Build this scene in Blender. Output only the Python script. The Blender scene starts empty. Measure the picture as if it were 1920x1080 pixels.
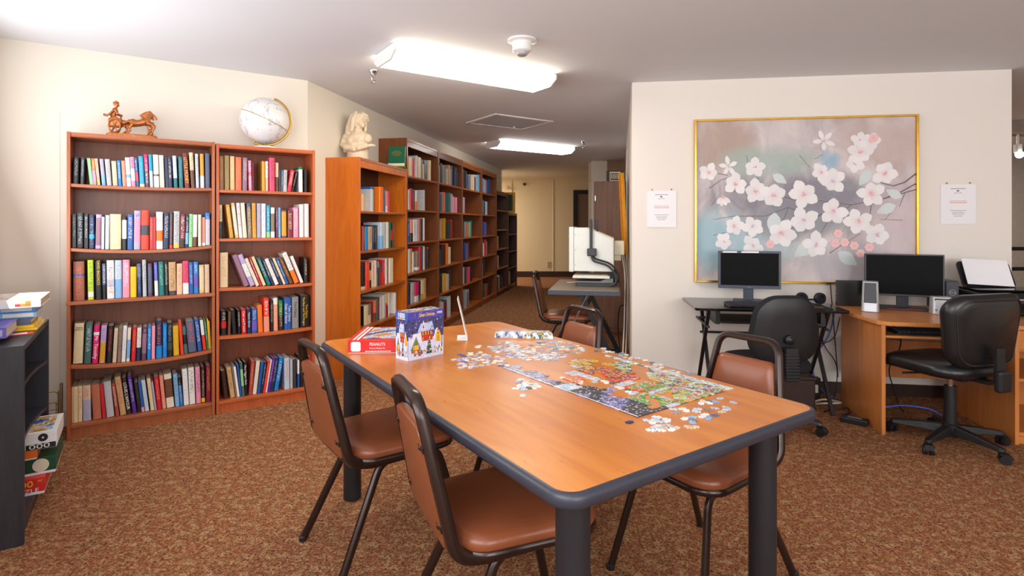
import bpy, bmesh, math, random
from mathutils import Vector, Matrix, Euler
C = bpy.context.scene.collection
R = math.radians
rnd = random.Random(7)

# ------------------------------------------------------------------ colours
def s2l(c):
    c = c / 255.0
    return c / 12.92 if c <= 0.04045 else ((c + 0.055) / 1.055) ** 2.4
def rgb(r, g, b): return (s2l(r), s2l(g), s2l(b), 1.0)
PAL = {}
for w in """black 28 27 30;charcoal 62 62 68;grey 140 140 142;silver 190 192 196;white 236 234 231;ivory 232 222 200;cream 228 208 165;tan 205 165 115
khaki 165 140 90;bronze 150 105 60;brown 110 70 45;espresso 60 35 28;maroon 125 40 45;wine 140 25 60;brick 180 75 60;terracotta 190 110 80;rust 160 95 70
coral 230 110 75;salmon 235 150 125;peach 238 190 160;red 205 30 40;crimson 200 40 60;scarlet 232 60 35;orange 240 120 30;gold 215 160 50;mustard 215 170 30
yellow 250 200 20;lime 190 215 40;green 30 120 60;mint 150 210 150;pine 70 105 100;teal 20 110 115;cyan 20 160 200;azure 20 130 210;sky 130 180 225
ice 195 212 228;blue 40 90 165;navy 35 45 85;slate 85 95 125;violet 105 90 190;purple 85 40 150;plum 100 60 90;lilac 190 165 210;lavender 175 170 195
mauve 150 110 130;pink 238 150 180;rose 225 70 110;magenta 225 20 110;taupe 140 120 105;olive 120 125 70;sand 225 190 130;beige 220 195 165""".replace('\n', ';').split(';'):
    n, r_, g_, b_ = w.split(); PAL[n] = rgb(int(r_), int(g_), int(b_))

# ------------------------------------------------------------------ materials
class NT:
    def __init__(s, name):
        s.m = bpy.data.materials.new(name); s.m.use_nodes = True
        s.t = s.m.node_tree; s.n = s.t.nodes; s.b = s.n['Principled BSDF']
    def new(s, typ, **kw):
        n = s.n.new('ShaderNode' + typ)
        for k, v in kw.items(): setattr(n, k, v)
        return n
    def link(s, a, b): s.t.links.new(a, b)
    def val(s, sock, v):
        if hasattr(v, 'is_output') or isinstance(v, bpy.types.NodeSocket): s.link(v, sock)
        else: sock.default_value = v
    def math(s, op, a, b=None):
        n = s.new('Math', operation=op); s.val(n.inputs[0], a)
        if b is not None: s.val(n.inputs[1], b)
        return n.outputs[0]
    def mix(s, f, a, b, mode='MIX'):
        n = s.new('MixRGB', blend_type=mode); s.val(n.inputs[0], f); s.val(n.inputs[1], a); s.val(n.inputs[2], b)
        return n.outputs[0]
    def coord(s, out='Object', scale=(1, 1, 1), rot=(0, 0, 0), loc=(0, 0, 0)):
        t = s.new('TexCoord'); mp = s.new('Mapping'); s.link(t.outputs[out], mp.inputs[0])
        mp.inputs['Scale'].default_value = scale; mp.inputs['Rotation'].default_value = rot; mp.inputs['Location'].default_value = loc
        return mp.outputs[0]
    def noise(s, vec, scale=5, detail=3, rough=.5, dist=0):
        n = s.new('TexNoise'); s.link(vec, n.inputs['Vector']); n.inputs['Scale'].default_value = scale
        n.inputs['Detail'].default_value = detail; n.inputs['Roughness'].default_value = rough; n.inputs['Distortion'].default_value = dist
        return n.outputs[0]
    def ramp(s, f, *stops, interp='LINEAR'):
        n = s.new('ValToRGB'); s.link(f, n.inputs[0]); cr = n.color_ramp; cr.interpolation = interp
        while len(cr.elements) < len(stops): cr.elements.new(.5)
        for e, (p, c) in zip(cr.elements, stops): e.position = p; e.color = c
        return n.outputs[0]
    def bump(s, h, strength=.2, dist=.01):
        n = s.new('Bump'); s.link(h, n.inputs['Height']); n.inputs['Strength'].default_value = strength; n.inputs['Distance'].default_value = dist
        s.link(n.outputs[0], s.b.inputs['Normal'])
    def set(s, color=None, rough=None, metal=None, spec=None, coat=None):
        if color is not None: s.val(s.b.inputs['Base Color'], color)
        if rough is not None: s.val(s.b.inputs['Roughness'], rough)
        if metal is not None: s.b.inputs['Metallic'].default_value = metal
        if spec is not None: s.b.inputs['Specular IOR Level'].default_value = spec
        if coat is not None: s.b.inputs['Coat Weight'].default_value = coat; s.b.inputs['Coat Roughness'].default_value = .12
        return s.m

def plain(name, c, rough=.5, metal=0, spec=.5, var=.06, scale=20, coat=None, bump=0):
    k = NT(name); v = k.coord(); n = k.noise(v, scale, 3)
    col = k.ramp(n, (.3, tuple(x * (1 - var) for x in c[:3]) + (1,)), (.7, tuple(min(1, x * (1 + var)) for x in c[:3]) + (1,)))
    if bump: k.bump(n, bump, .004)
    return k.set(col, rough, metal, spec, coat)

def wood(name, c1, c2, stretch=(14, 14, 1.2), rough=.4, coat=.15, fine=.35, rot=(0, 0, 0), dist=1.6):
    k = NT(name); v = k.coord(scale=stretch, rot=rot)
    n = k.noise(v, 1.0, 5, .6, dist); v2 = k.coord(scale=tuple(x * 6 for x in stretch), rot=rot); n2 = k.noise(v2, 1.5, 3, .6, .3)
    f = k.math('ADD', k.math('MULTIPLY', n, 1 - fine), k.math('MULTIPLY', n2, fine))
    col = k.ramp(f, (.34, c1), (.5, tuple((a + b) / 2 for a, b in zip(c1, c2))), (.66, c2))
    return k.set(col, rough, 0, .45, coat)

def emit(name, c, strength):
    k = NT(name); k.b.inputs['Base Color'].default_value = c; k.b.inputs['Emission Color'].default_value = c
    k.b.inputs['Emission Strength'].default_value = strength
    return k.m

def paint(name, c, rough=.75):
    k = NT(name); v = k.coord('Object'); n = k.noise(v, 90, 4)
    n2 = k.noise(v, .8, 2)
    col = k.ramp(n2, (.3, tuple(x * .97 for x in c[:3]) + (1,)), (.7, c)); k.bump(n, .06, .003)
    return k.set(col, rough, 0, .3)

M = {}
M['wall'] = paint('wall_paint', rgb(233, 226, 213))
M['wall_pink'] = paint('wall_paint_rosy', rgb(235, 228, 220))
M['wall_far'] = paint('wall_paint_tan', rgb(228, 212, 180))
M['ceiling'] = paint('ceiling_paint', rgb(228, 232, 238), .9)
M['case'] = wood('cherry_laminate', rgb(144, 76, 40), rgb(180, 100, 56), (10, 10, 1.0))
M['case_shelf'] = wood('cherry_shelf', rgb(152, 80, 43), rgb(182, 102, 58), (1.0, 10, 10))
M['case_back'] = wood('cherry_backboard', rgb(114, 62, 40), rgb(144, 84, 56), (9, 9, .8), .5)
M['case2'] = wood('cherry_laminate_warm', rgb(172, 80, 36), rgb(204, 104, 54), (10, 10, 1.0))
M['case2_shelf'] = wood('cherry_shelf_warm', rgb(176, 84, 38), rgb(206, 108, 56), (1.0, 10, 10))
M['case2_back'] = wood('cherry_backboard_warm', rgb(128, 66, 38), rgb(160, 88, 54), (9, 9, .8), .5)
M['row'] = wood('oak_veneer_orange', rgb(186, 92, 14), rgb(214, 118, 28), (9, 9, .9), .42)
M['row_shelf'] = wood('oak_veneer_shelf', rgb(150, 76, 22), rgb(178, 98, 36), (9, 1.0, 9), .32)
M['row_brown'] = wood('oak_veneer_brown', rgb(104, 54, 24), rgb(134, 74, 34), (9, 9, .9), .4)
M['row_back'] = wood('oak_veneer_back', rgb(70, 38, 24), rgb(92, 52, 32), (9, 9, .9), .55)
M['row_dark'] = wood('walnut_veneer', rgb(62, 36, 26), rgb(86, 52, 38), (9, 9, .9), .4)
M['black_ash'] = wood('black_ash', rgb(34, 34, 40), rgb(52, 52, 60), (22, 22, 1.6), .45, .1)
M['desk'] = wood('maple_laminate', rgb(188, 112, 52), rgb(210, 136, 72), (8, 8, .9), .38)
M['desk_top'] = wood('maple_laminate_top', rgb(200, 126, 64), rgb(220, 148, 84), (.9, 8, 8), .28)
M['cabinet'] = wood('cabinet_woodgrain', rgb(118, 82, 66), rgb(150, 112, 92), (12, 12, .7), .5, 0, .4)
M['cabinet_low'] = wood('cabinet_woodgrain_warm', rgb(140, 88, 48), rgb(176, 122, 74), (12, 12, .7), .5, 0, .4)
M['vinyl'] = plain('brown_vinyl', rgb(134, 74, 46), .32, 0, .5, .05, 6, None, .02)
M['chair_metal'] = plain('bronze_tube', rgb(52, 36, 31), .24, .45, .6, .05)
M['bumper'] = plain('grey_rubber_edge', rgb(50, 51, 62), .38, 0, .5, .06)
M['table_leg'] = plain('black_metal_leg', rgb(36, 36, 41), .4, .1, .5, .08)
M['black'] = plain('black_plastic', rgb(26, 26, 29), .42, 0, .5, .1)
M['black_soft'] = plain('black_fabric', rgb(30, 30, 34), .8, 0, .3, .12, 120, None, .1)
M['black_leather'] = plain('black_leather', rgb(22, 22, 25), .33, 0, .55, .15, 40, None, .08)
M['black_gloss'] = plain('black_gloss', rgb(16, 16, 18), .12, 0, .5, .05)
M['screen'] = plain('dark_screen', rgb(3, 3, 4), .5, 0, .12, .02)
M['grey_blue'] = plain('bluegrey_plastic', rgb(66, 72, 88), .4, 0, .5, .05)
M['grey'] = plain('grey_plastic', rgb(128, 130, 134), .4, 0, .5, .05)
M['dark_grey'] = plain('dark_grey_plastic', rgb(58, 60, 66), .45, 0, .5, .06)
M['silver'] = plain('silver_plastic', rgb(186, 188, 192), .32, .3, .5, .04)
M['chrome'] = plain('chrome', rgb(200, 200, 205), .15, 1, .5, .02)
M['white'] = plain('white_plastic', rgb(238, 238, 236), .4, 0, .5, .02)
M['paper'] = plain('white_paper', rgb(240, 239, 243), .55, 0, .4, .01)
M['pages'] = None
M['beige'] = plain('beige_plastic', rgb(222, 214, 190), .45, 0, .5, .03)
M['offwhite'] = plain('pale_metal_enamel', rgb(228, 232, 230), .4, 0, .5, .02)
M['gold'] = plain('gilt_metal', rgb(224, 178, 80), .25, .9, .5, .08)
M['gilt_wood'] = plain('gilt_wood', rgb(226, 158, 48), .35, .25, .5, .08)
M['brass'] = plain('brass', rgb(190, 150, 80), .3, .9, .5, .05)
M['bronze'] = plain('bronze_cast', rgb(176, 106, 58), .34, .65, .5, .25, 60, None, .1)
M['plaster'] = plain('cream_plaster', rgb(226, 208, 182), .6, 0, .4, .05, 30, None, .05)
M['trim_dark'] = plain('dark_wood_trim', rgb(58, 38, 30), .5, 0, .4, .12)
M['trim'] = plain('painted_trim', rgb(222, 212, 196), .5, 0, .4, .03)
M['door'] = plain('door_brown_paint', rgb(124, 100, 84), .5, 0, .4, .05)
M['door_frame'] = plain('door_frame_dark', rgb(38, 30, 30), .5, 0, .4, .05)
M['red'] = plain('red_card', rgb(214, 42, 40), .35, 0, .5, .04)
M['red_dark'] = plain('red_card_dark', rgb(180, 36, 38), .4, 0, .5, .04)
M['orange'] = plain('orange_card', rgb(232, 112, 32), .4, 0, .5, .04)
M['green'] = plain('green_card', rgb(20, 74, 48), .4, 0, .5, .06)
M['green_cover'] = plain('green_cloth_cover', rgb(8, 104, 74), .4, 0, .5, .06)
M['yellow'] = plain('yellow_card', rgb(236, 178, 44), .4, 0, .5, .04)
M['yellow_text'] = plain('yellow_ink', rgb(250, 206, 60), .5)
M['blue'] = plain('blue_card', rgb(58, 84, 170), .4, 0, .5, .25, 9)
M['indigo'] = plain('indigo_card', rgb(74, 66, 158), .35, 0, .5, .1)
M['black_ink'] = plain('black_ink', rgb(40, 38, 42), .6)
M['grey_ink'] = plain('grey_ink', rgb(158, 152, 162), .6)
M['red_ink'] = plain('red_ink', rgb(222, 140, 136), .6)
M['white_ink'] = plain('white_ink', rgb(240, 240, 238), .5)
M['wire'] = plain('gold_wire', rgb(160, 140, 100), .3, .8, .5, .05)
M['blue_cable'] = plain('blue_cable', rgb(70, 110, 210), .5)
M['white_cable'] = plain('white_cable', rgb(216, 210, 196), .5)
M['stone_band'] = plain('grey_soffit', rgb(150, 138, 130), .7)
M['vent'] = plain('grey_vent', rgb(198, 207, 222), .5, 0, .4, .05)
M['hall_grey'] = plain('hall_panel', rgb(176, 170, 168), .6)

k = NT('book_pages'); v = k.coord('Object', (60, 1, 1)); n = k.noise(v, 1, 2)
M['pages'] = k.set(k.ramp(n, (.3, rgb(196, 176, 146)), (.7, rgb(232, 218, 192))), .85, 0, .2)

# carpet: short curly strokes of rust, tan and olive
k = NT('patterned_carpet'); v = k.coord('Object')
d = k.noise(v, 20, 2); dv = k.new('TexNoise'); k.link(v, dv.inputs['Vector']); dv.inputs['Scale'].default_value = 34; dv.inputs['Detail'].default_value = 2
addv = k.new('VectorMath', operation='MULTIPLY_ADD'); k.link(dv.outputs['Color'], addv.inputs[0]); addv.inputs[1].default_value = (.05, .05, .05); k.link(v, addv.inputs[2])
vo = k.new('TexVoronoi', feature='DISTANCE_TO_EDGE'); k.link(addv.outputs[0], vo.inputs['Vector']); vo.inputs['Scale'].default_value = 76
worm = k.ramp(vo.outputs['Distance'], (.05, (1, 1, 1, 1)), (.16, (0, 0, 0, 1)))
big = k.noise(v, 26, 3); mid = k.noise(v, 85, 3, .7); fine = k.noise(v, 420, 2, .7)
base = k.ramp(mid, (.37, rgb(70, 48, 37)), (.46, rgb(110, 77, 57)), (.54, rgb(140, 101, 74)), (.64, rgb(196, 168, 134)))
line = k.ramp(big, (.3, rgb(202, 176, 142)), (.45, rgb(178, 144, 108)), (.55, rgb(156, 80, 64)), (.68, rgb(146, 132, 98)))
col = k.mix(k.math('MULTIPLY', worm, .85), base, line)
col = k.mix(.5, col, k.ramp(fine, (.25, rgb(60, 34, 20)), (.75, rgb(255, 226, 186))), 'OVERLAY')
k.bump(k.math('ADD', k.math('MULTIPLY', worm, .6), fine), .5, .006)
M['carpet'] = k.set(col, .95, 0, .1)

# table laminate with cathedral grain
k = NT('table_laminate'); v = k.coord('Object', (3.2, .55, 1)); n = k.noise(v, 1.4, 3, .5, .6)
wv = k.math('MULTIPLY', n, 26); sn = k.math('ADD', k.math('MULTIPLY', k.math('SINE', wv), .5), .5)
n2 = k.noise(k.coord('Object', (60, 5, 1)), 1.2, 4, .65, .4); n3 = k.noise(k.coord('Object', (1.2, .8, 1)), 1.3, 2)
f = k.math('ADD', k.math('ADD', k.math('MULTIPLY', sn, .3), k.math('MULTIPLY', n2, .44)), k.math('MULTIPLY', n3, .22))
M['table_top'] = k.set(k.ramp(f, (.2, rgb(186, 106, 40)), (.5, rgb(202, 121, 46)), (.78, rgb(214, 138, 60))), k.ramp(n2, (.3, (.27, .27, .27, 1)), (.7, (.34, .34, .34, 1))), 0, .4, .05)

# books: one material, coloured by each book's own properties
k = NT('book_cover')
def at(name):
    n = k.new('Attribute', attribute_type='OBJECT', attribute_name=name); return n
a1, a2, a3, bz, mz = at('cover'), at('band'), at('ink'), at('band_span'), at('ink_span')
tc = k.new('TexCoord'); sp = k.new('SeparateXYZ'); k.link(tc.outputs['Object'], sp.inputs[0])
sb = k.new('SeparateXYZ'); k.link(bz.outputs['Vector'], sb.inputs[0]); sm = k.new('SeparateXYZ'); k.link(mz.outputs['Vector'], sm.inputs[0])
X, Y, Z = sp.outputs
band = k.math('MULTIPLY', k.math('GREATER_THAN', Z, sb.outputs[0]), k.math('LESS_THAN', Z, sb.outputs[1]))
cv = k.new('CombineXYZ'); k.link(k.math('MULTIPLY', X, 4), cv.inputs[0]); k.link(sb.outputs[2], cv.inputs[1]); k.link(k.math('MULTIPLY', Z, 80), cv.inputs[2])
nz = k.noise(cv.outputs[0], 1, 1, .4); ink = k.math('GREATER_THAN', nz, .55)
for a in (k.math('LESS_THAN', k.math('ABSOLUTE', X), .27), k.math('LESS_THAN', Y, .04), k.math('GREATER_THAN', Z, sm.outputs[0]), k.math('LESS_THAN', Z, sm.outputs[1])):
    ink = k.math('MULTIPLY', ink, a)
cv2 = k.new('CombineXYZ'); k.link(k.math('MULTIPLY', X, 3), cv2.inputs[0]); k.link(k.math('ADD', Y, sb.outputs[2]), cv2.inputs[1]); k.link(k.math('MULTIPLY', Z, 4), cv2.inputs[2])
mot = k.noise(cv2.outputs[0], 2.2, 4, .6)
col = k.mix(band, a1.outputs['Color'], a2.outputs['Color']); col = k.mix(k.math('MULTIPLY', ink, sm.outputs[2]), col, a3.outputs['Color'])
col = k.mix(.35, col, k.ramp(mot, (.3, (.36, .36, .36, 1)), (.7, (.64, .64, .64, 1))), 'OVERLAY')
M['book'] = k.set(col, .36, 0, .5)

def attr_mat(name, attr='cover', rough=.4, otype='OBJECT', spec=.5, var=.0):
    k = NT(name); a = k.new('Attribute', attribute_type=otype, attribute_name=attr)
    c = a.outputs['Color']
    if var:
        n = k.noise(k.coord('Object'), 240, 3, .7); c = k.mix(var, c, k.ramp(n, (.3, (.1, .1, .1, 1)), (.7, (.9, .9, .9, 1))), 'OVERLAY')
    return k.set(c, rough, 0, spec)
M['vcol'] = attr_mat('printed_colours', 'Col', .42, 'GEOMETRY')
M['vcol_gloss'] = attr_mat('printed_card', 'Col', .25, 'GEOMETRY', .5, .25)
M['piece'] = attr_mat('puzzle_piece_print', 'cover', .4, 'OBJECT', .5, .7)

# ------------------------------------------------------------------ mesh building
class S:
    def __init__(s): s.v = []; s.f = []; s.m = []; s.c = []; s.x = Matrix(); s.mi = 0; s.col = (1, 1, 1, 1)
    def add(s, vs, fs):
        b = len(s.v); s.v += [s.x @ Vector(p) for p in vs]
        for f in fs: s.f.append([b + i for i in f]); s.m.append(s.mi); s.c.append(s.col)
        return s
    def at(s, loc=(0, 0, 0), rot=(0, 0, 0)): s.x = Matrix.Translation(loc) @ Euler(rot).to_matrix().to_4x4(); return s
    def box(s, x0, x1, y0, y1, z0, z1):
        return s.add([(x0, y0, z0), (x1, y0, z0), (x1, y1, z0), (x0, y1, z0), (x0, y0, z1), (x1, y0, z1), (x1, y1, z1), (x0, y1, z1)],
                     [(0, 3, 2, 1), (4, 5, 6, 7), (0, 1, 5, 4), (1, 2, 6, 5), (2, 3, 7, 6), (3, 0, 4, 7)])
    def cbox(s, c, d): return s.box(c[0] - d[0] / 2, c[0] + d[0] / 2, c[1] - d[1] / 2, c[1] + d[1] / 2, c[2] - d[2] / 2, c[2] + d[2] / 2)
    def rings(s, rings, cap=(True, True)):
        n = len(rings[0]); vs = [p for r in rings for p in r]; fs = []
        for i in range(len(rings) - 1):
            for j in range(n):
                k2 = (j + 1) % n; fs.append((i * n + j, i * n + k2, (i + 1) * n + k2, (i + 1) * n + j))
        if cap[0]: fs.append(tuple(reversed(range(n))))
        if cap[1]: fs.append(tuple(range((len(rings) - 1) * n, len(rings) * n)))
        return s.add(vs, fs)
    def lathe(s, prof, n=24, cap=(True, True)):
        return s.rings([[(r * math.cos(2 * math.pi * j / n), r * math.sin(2 * math.pi * j / n), z) for j in range(n)] for r, z in prof], cap)
    def cyl(s, p0, p1, r0, r1=None, n=12): return s.tube([p0, p1], r0, n, r1=r1)
    def tube(s, pts, r, n=8, r1=None, closed=False, flat=None, rs=None):
        P = [Vector(p) for p in pts]; N = len(P); T = []
        for i in range(N):
            a = P[(i - 1) % N] if (closed or i > 0) else P[i]; b = P[(i + 1) % N] if (closed or i < N - 1) else P[i]
            T.append((b - a).normalized())
        u = T[0].orthogonal().normalized() if abs(T[0].z) > .9 else T[0].cross(Vector((0, 0, 1))).normalized()
        if abs(T[0].z) > .9:
            u = Vector((1, 0, 0)); u = (u - T[0] * u.dot(T[0])).normalized()
        rg = []
        for i in range(N):
            u = (u - T[i] * u.dot(T[i])).normalized(); w = T[i].cross(u)
            rr = rs[i] if rs else (r + ((r1 if r1 is not None else r) - r) * i / max(1, N - 1))
            fx, fy = flat if flat else (1, 1)
            rg.append([P[i] + u * (rr * fx * math.cos(2 * math.pi * j / n + math.pi / n)) + w * (rr * fy * math.sin(2 * math.pi * j / n + math.pi / n)) for j in range(n)])
        if closed:
            rg.append(rg[0]); return s.rings(rg, (False, False))
        return s.rings(rg)
    def prism(s, poly, z0, z1):
        return s.rings([[(x, y, z0) for x, y in poly], [(x, y, z1) for x, y in poly]])
    def puff(s, poly, prof):
        cx = sum(p[0] for p in poly) / len(poly); cy = sum(p[1] for p in poly) / len(poly)
        hx = max(abs(p[0] - cx) for p in poly); hy = max(abs(p[1] - cy) for p in poly)
        return s.rings([[(cx + (x - cx) * (1 - i / hx), cy + (y - cy) * (1 - i / hy), z) for x, y in poly] for i, z in prof])
    def ball(s, c, r, n=12, m=8, rot=None):
        rx, ry, rz = r if isinstance(r, tuple) else (r, r, r)
        q = Euler(rot).to_matrix() if rot else Matrix.Identity(3); rg = []
        for i in range(m + 1):
            a = math.pi * (i + .02) / (m + .04) - math.pi / 2
            rg.append([Vector(c) + q @ Vector((rx * math.cos(a) * math.cos(2 * math.pi * j / n), ry * math.cos(a) * math.sin(2 * math.pi * j / n), rz * math.sin(a))) for j in range(n)])
        return s.rings(rg)
    def warp(s, fn): s.v = [Vector(fn(p)) for p in s.v]; return s

def rrect(w, h, r, k=6, cx=0, cy=0, w2=None):
    """rounded rectangle outline, counter-clockwise; w2 = width at the top edge"""
    out = []; w2 = w if w2 is None else w2
    for sx, sy, a0 in ((1, -1, -90), (1, 1, 0), (-1, 1, 90), (-1, -1, 180)):
        ww = w if sy < 0 else w2
        for i in range(k + 1):
            a = R(a0 + 90 * i / k); out.append((cx + sx * (ww / 2 - r) + r * math.cos(a), cy + sy * (h / 2 - r) + r * math.sin(a)))
    return out
def fillet(pts, r, k=5):
    P = [Vector(p) for p in pts]; out = [P[0]]
    for i in range(1, len(P) - 1):
        a = (P[i - 1] - P[i]); b = (P[i + 1] - P[i]); d = min(r, a.length * .49, b.length * .49)
        p0 = P[i] + a.normalized() * d; p1 = P[i] + b.normalized() * d
        for j in range(k + 1):
            t = j / k; out.append(p0 * (1 - t) ** 2 + P[i] * 2 * t * (1 - t) + p1 * t ** 2)
    out.append(P[-1]); return out
def edgeprof(t, e, k=4):
    """rounded edge profile (inset, z) for a slab of thickness t"""
    out = []
    for i in range(k + 1):
        a = R(90 * i / k); out.append((e * (1 - math.sin(a)), e * (1 - math.cos(a))))
    for i in range(k + 1):
        a = R(90 * i / k); out.append((e * (1 - math.cos(a)), t - e + e * math.sin(a)))
    return out

def mesh(name, s, mats, smooth=None):
    me = bpy.data.meshes.new(name); me.from_pydata([tuple(p) for p in s.v], [], s.f)
    for m in (mats if isinstance(mats, (list, tuple)) else [mats]): me.materials.append(M[m] if isinstance(m, str) else m)
    me.polygons.foreach_set('material_index', s.m)
    if any(c != (1, 1, 1, 1) for c in s.c):
        ca = me.color_attributes.new('Col', 'FLOAT_COLOR', 'CORNER'); i = 0
        for p, c in zip(me.polygons, s.c):
            for li in p.loop_indices: ca.data[li].color = c
    if smooth:
        me.polygons.foreach_set('use_smooth', [True] * len(me.polygons)); me.set_sharp_from_angle(angle=R(smooth))
    me.update(); return me
def obj(name, s, mats, parent=None, smooth=None, bevel=0, seg=2, sub=0, loc=None, rot=None, kind=None):
    o = bpy.data.objects.new(name, s if isinstance(s, bpy.types.Mesh) else mesh(name, s, mats, smooth)); C.objects.link(o)
    if parent: o.parent = parent
    if loc: o.location = loc
    if rot: o.rotation_euler = rot
    if bevel:
        b = o.modifiers.new('b', 'BEVEL'); b.width = bevel; b.segments = seg; b.limit_method = 'ANGLE'; b.angle_limit = R(40)
    if sub:
        b = o.modifiers.new('s', 'SUBSURF'); b.levels = sub; b.render_levels = sub
    if kind: o['kind'] = kind
    return o
def tag(o, label, cat, group=None):
    o['label'] = label; o['category'] = cat
    if group: o['group'] = group
    return o
def thing(name, label, cat, loc=(0, 0, 0), rz=0, group=None):
    o = bpy.data.objects.new(name, None); C.objects.link(o); o.location = loc; o.rotation_euler = (0, 0, rz); o.empty_display_size = .1
    return tag(o, label, cat, group)
def struct(name, s, mats, **kw): return obj(name, s, mats, kind='structure', **kw)
def text(name, body, size, mat, parent, loc, rot, sx=1, ext=.0004, shear=0, spacing=1, scl=None):
    c = bpy.data.curves.new('t', 'FONT'); c.body = body; c.size = size; c.align_x = 'CENTER'; c.align_y = 'CENTER'; c.extrude = ext; c.shear = shear; c.space_character = spacing
    c.resolution_u = 3
    t = bpy.data.objects.new('t', c); me = bpy.data.meshes.new_from_object(t); bpy.data.objects.remove(t); bpy.data.curves.remove(c)
    me.materials.clear(); me.materials.append(M[mat]); me.name = name
    o = bpy.data.objects.new(name, me); C.objects.link(o); o.parent = parent; o.location = loc; o.rotation_euler = rot
    o.scale = scl if scl else (sx, 1, 1)
    return o

# ------------------------------------------------------------------ the survey: eye height 1.3 m, focal length 1040 px, level camera
F, U0, V0, EYE = 1040.0, 960.0, 420.0, 1.3
def on(u, v, z):
    y = (EYE - z) * F / (v - V0); return Vector(((u - U0) / F * y, y, z))
RA, RB, RP = R(34), R(-11), R(-8)
def axes(a): return Vector((math.cos(a), math.sin(a), 0)), Vector((-math.sin(a), math.cos(a), 0))
A1, A2 = axes(RA); B2, B1 = axes(RB); PX, PY = axes(RP)

cam = bpy.data.cameras.new('camera'); co = bpy.data.objects.new('camera', cam); C.objects.link(co)
co.location = (0, 0, EYE); co.rotation_euler = (R(90), 0, 0); cam.sensor_width = 36; cam.lens = 36 * F / 1920; cam.shift_y = -(540 - V0) / 1920
cam.clip_start = .05; bpy.context.scene.camera = co

# ------------------------------------------------------------------ room shell
H = 2.44
CO = Vector((-1.625, 4.411, 0))              # outside corner where the two book walls meet
CL = Vector((-3.143, 3.387, 0))              # left corner behind the black shelf
PW = Vector((.967, 4.47, 0))                 # free end of the painting wall
def wall(name, p, q, th, m, z0=0, z1=H, parent=None):
    p, q = Vector(p), Vector(q); d = (q - p).normalized(); nrm = Vector((-d.y, d.x, 0)) * th
    s = S(); s.rings([[(a.x, a.y, z) for a in (p, q, q + nrm, p + nrm)] for z in (z0, z1)])
    return struct(name, s, m)
s = S(); s.box(-7, 9, -4, 15.5, -.1, 0); struct('floor', s, 'carpet')
s = S(); s.box(-7, 9, -4, 15.5, H, H + .1); struct('ceiling', s, 'ceiling')
wall('wall_back', CL, CO, .12, 'wall')
wall('wall_aisle', CO, CO + B1 * 7.4, .12, 'wall')
wall('wall_far', (-4, 13.6, 0), (8, 13.6, 0), .12, 'wall_far')
pe = PW + PX * 2.743
wall('wall_painting', PW, pe, .12, 'wall_pink')
wall('wall_return', PW + PY * .12 + PX * .001, PW + PY * .12 + PX * .001 + B1 * 5.2, -.1, 'wall_pink')
wall('wall_hall_left', (-4, 12.6, 0), (-4, 13.6, 0), .1, 'wall_far')
# left wall with a big window and one added for light beside the camera, and the wall behind it with two more
WL = CL - A2 * 7.2
def wall_with_windows(name, p, d, length, m, wins, z0, z1, wn):
    nrm = Vector((-d.y, d.x, 0)) * .12; s = S(); xs = [0]
    for a, b in wins: xs += [a, b]
    xs.append(length)
    def slab(a, b, lo, hi):
        c = [p + d * a, p + d * b, p + d * b + nrm, p + d * a + nrm]; s.rings([[(q.x, q.y, z) for q in c] for z in (lo, hi)])
    for i in range(0, len(xs), 2): slab(xs[i], xs[i + 1], 0, H)
    for a, b in wins: slab(a, b, 0, z0); slab(a, b, z1, H)
    struct(name, s, m)
    for i, (a, b) in enumerate(wins):
        s = S(); c = p + nrm * .6; t = .05
        def bar(a0, b0, lo, hi, n=.03):
            q = [c + d * a0, c + d * b0, c + d * b0 + nrm.normalized() * n, c + d * a0 + nrm.normalized() * n]
            s.rings([[(w.x, w.y, z) for w in q] for z in (lo, hi)])
        bar(a, b, z0, z0 + t); bar(a, b, z1 - t, z1); bar(a, a + t, z0, z1); bar(b - t, b, z0, z1); bar((a + b) / 2 - t / 2, (a + b) / 2 + t / 2, z0, z1)
        w = struct('window_%d' % (wn + i), s, 'white')
wall_with_windows('wall_left', WL, A2, 7.2, 'wall', [(1.6, 3.9), (4.6, 6.9)], .85, 2.3, 3)
RWX = 6.0
BY = -2.6
wall_with_windows('wall_rear', Vector((RWX, BY, 0)), Vector((-1, 0, 0)), 6.8, 'wall', [(.6, 2.9), (3.4, 6.2)], .85, 2.3, 2)
wall('wall_right', (RWX, 3.2, 0), (RWX, BY, 0), .12, 'wall')
# baseboards
def skirting(name, p, q, m='trim_dark', h=.1, t=.012):
    p, q = Vector(p), Vector(q); d = (q - p).normalized(); n = Vector((d.y, -d.x, 0)) * t
    s = S(); s.rings([[(a.x, a.y, z) for a in (p, p + n, q + n, q)] for z in (0, h)]); struct(name, s, m)
skirting('baseboard_back', CL, CO, 'trim'); skirting('baseboard_far', (-3.9, 13.6, 0), (8, 13.6, 0), h=.14)
skirting('baseboard_painting', PW, pe, 'trim_dark', .09); skirting('baseboard_aisle', CO, CO + B1 * 7.4, 'trim')

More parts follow.
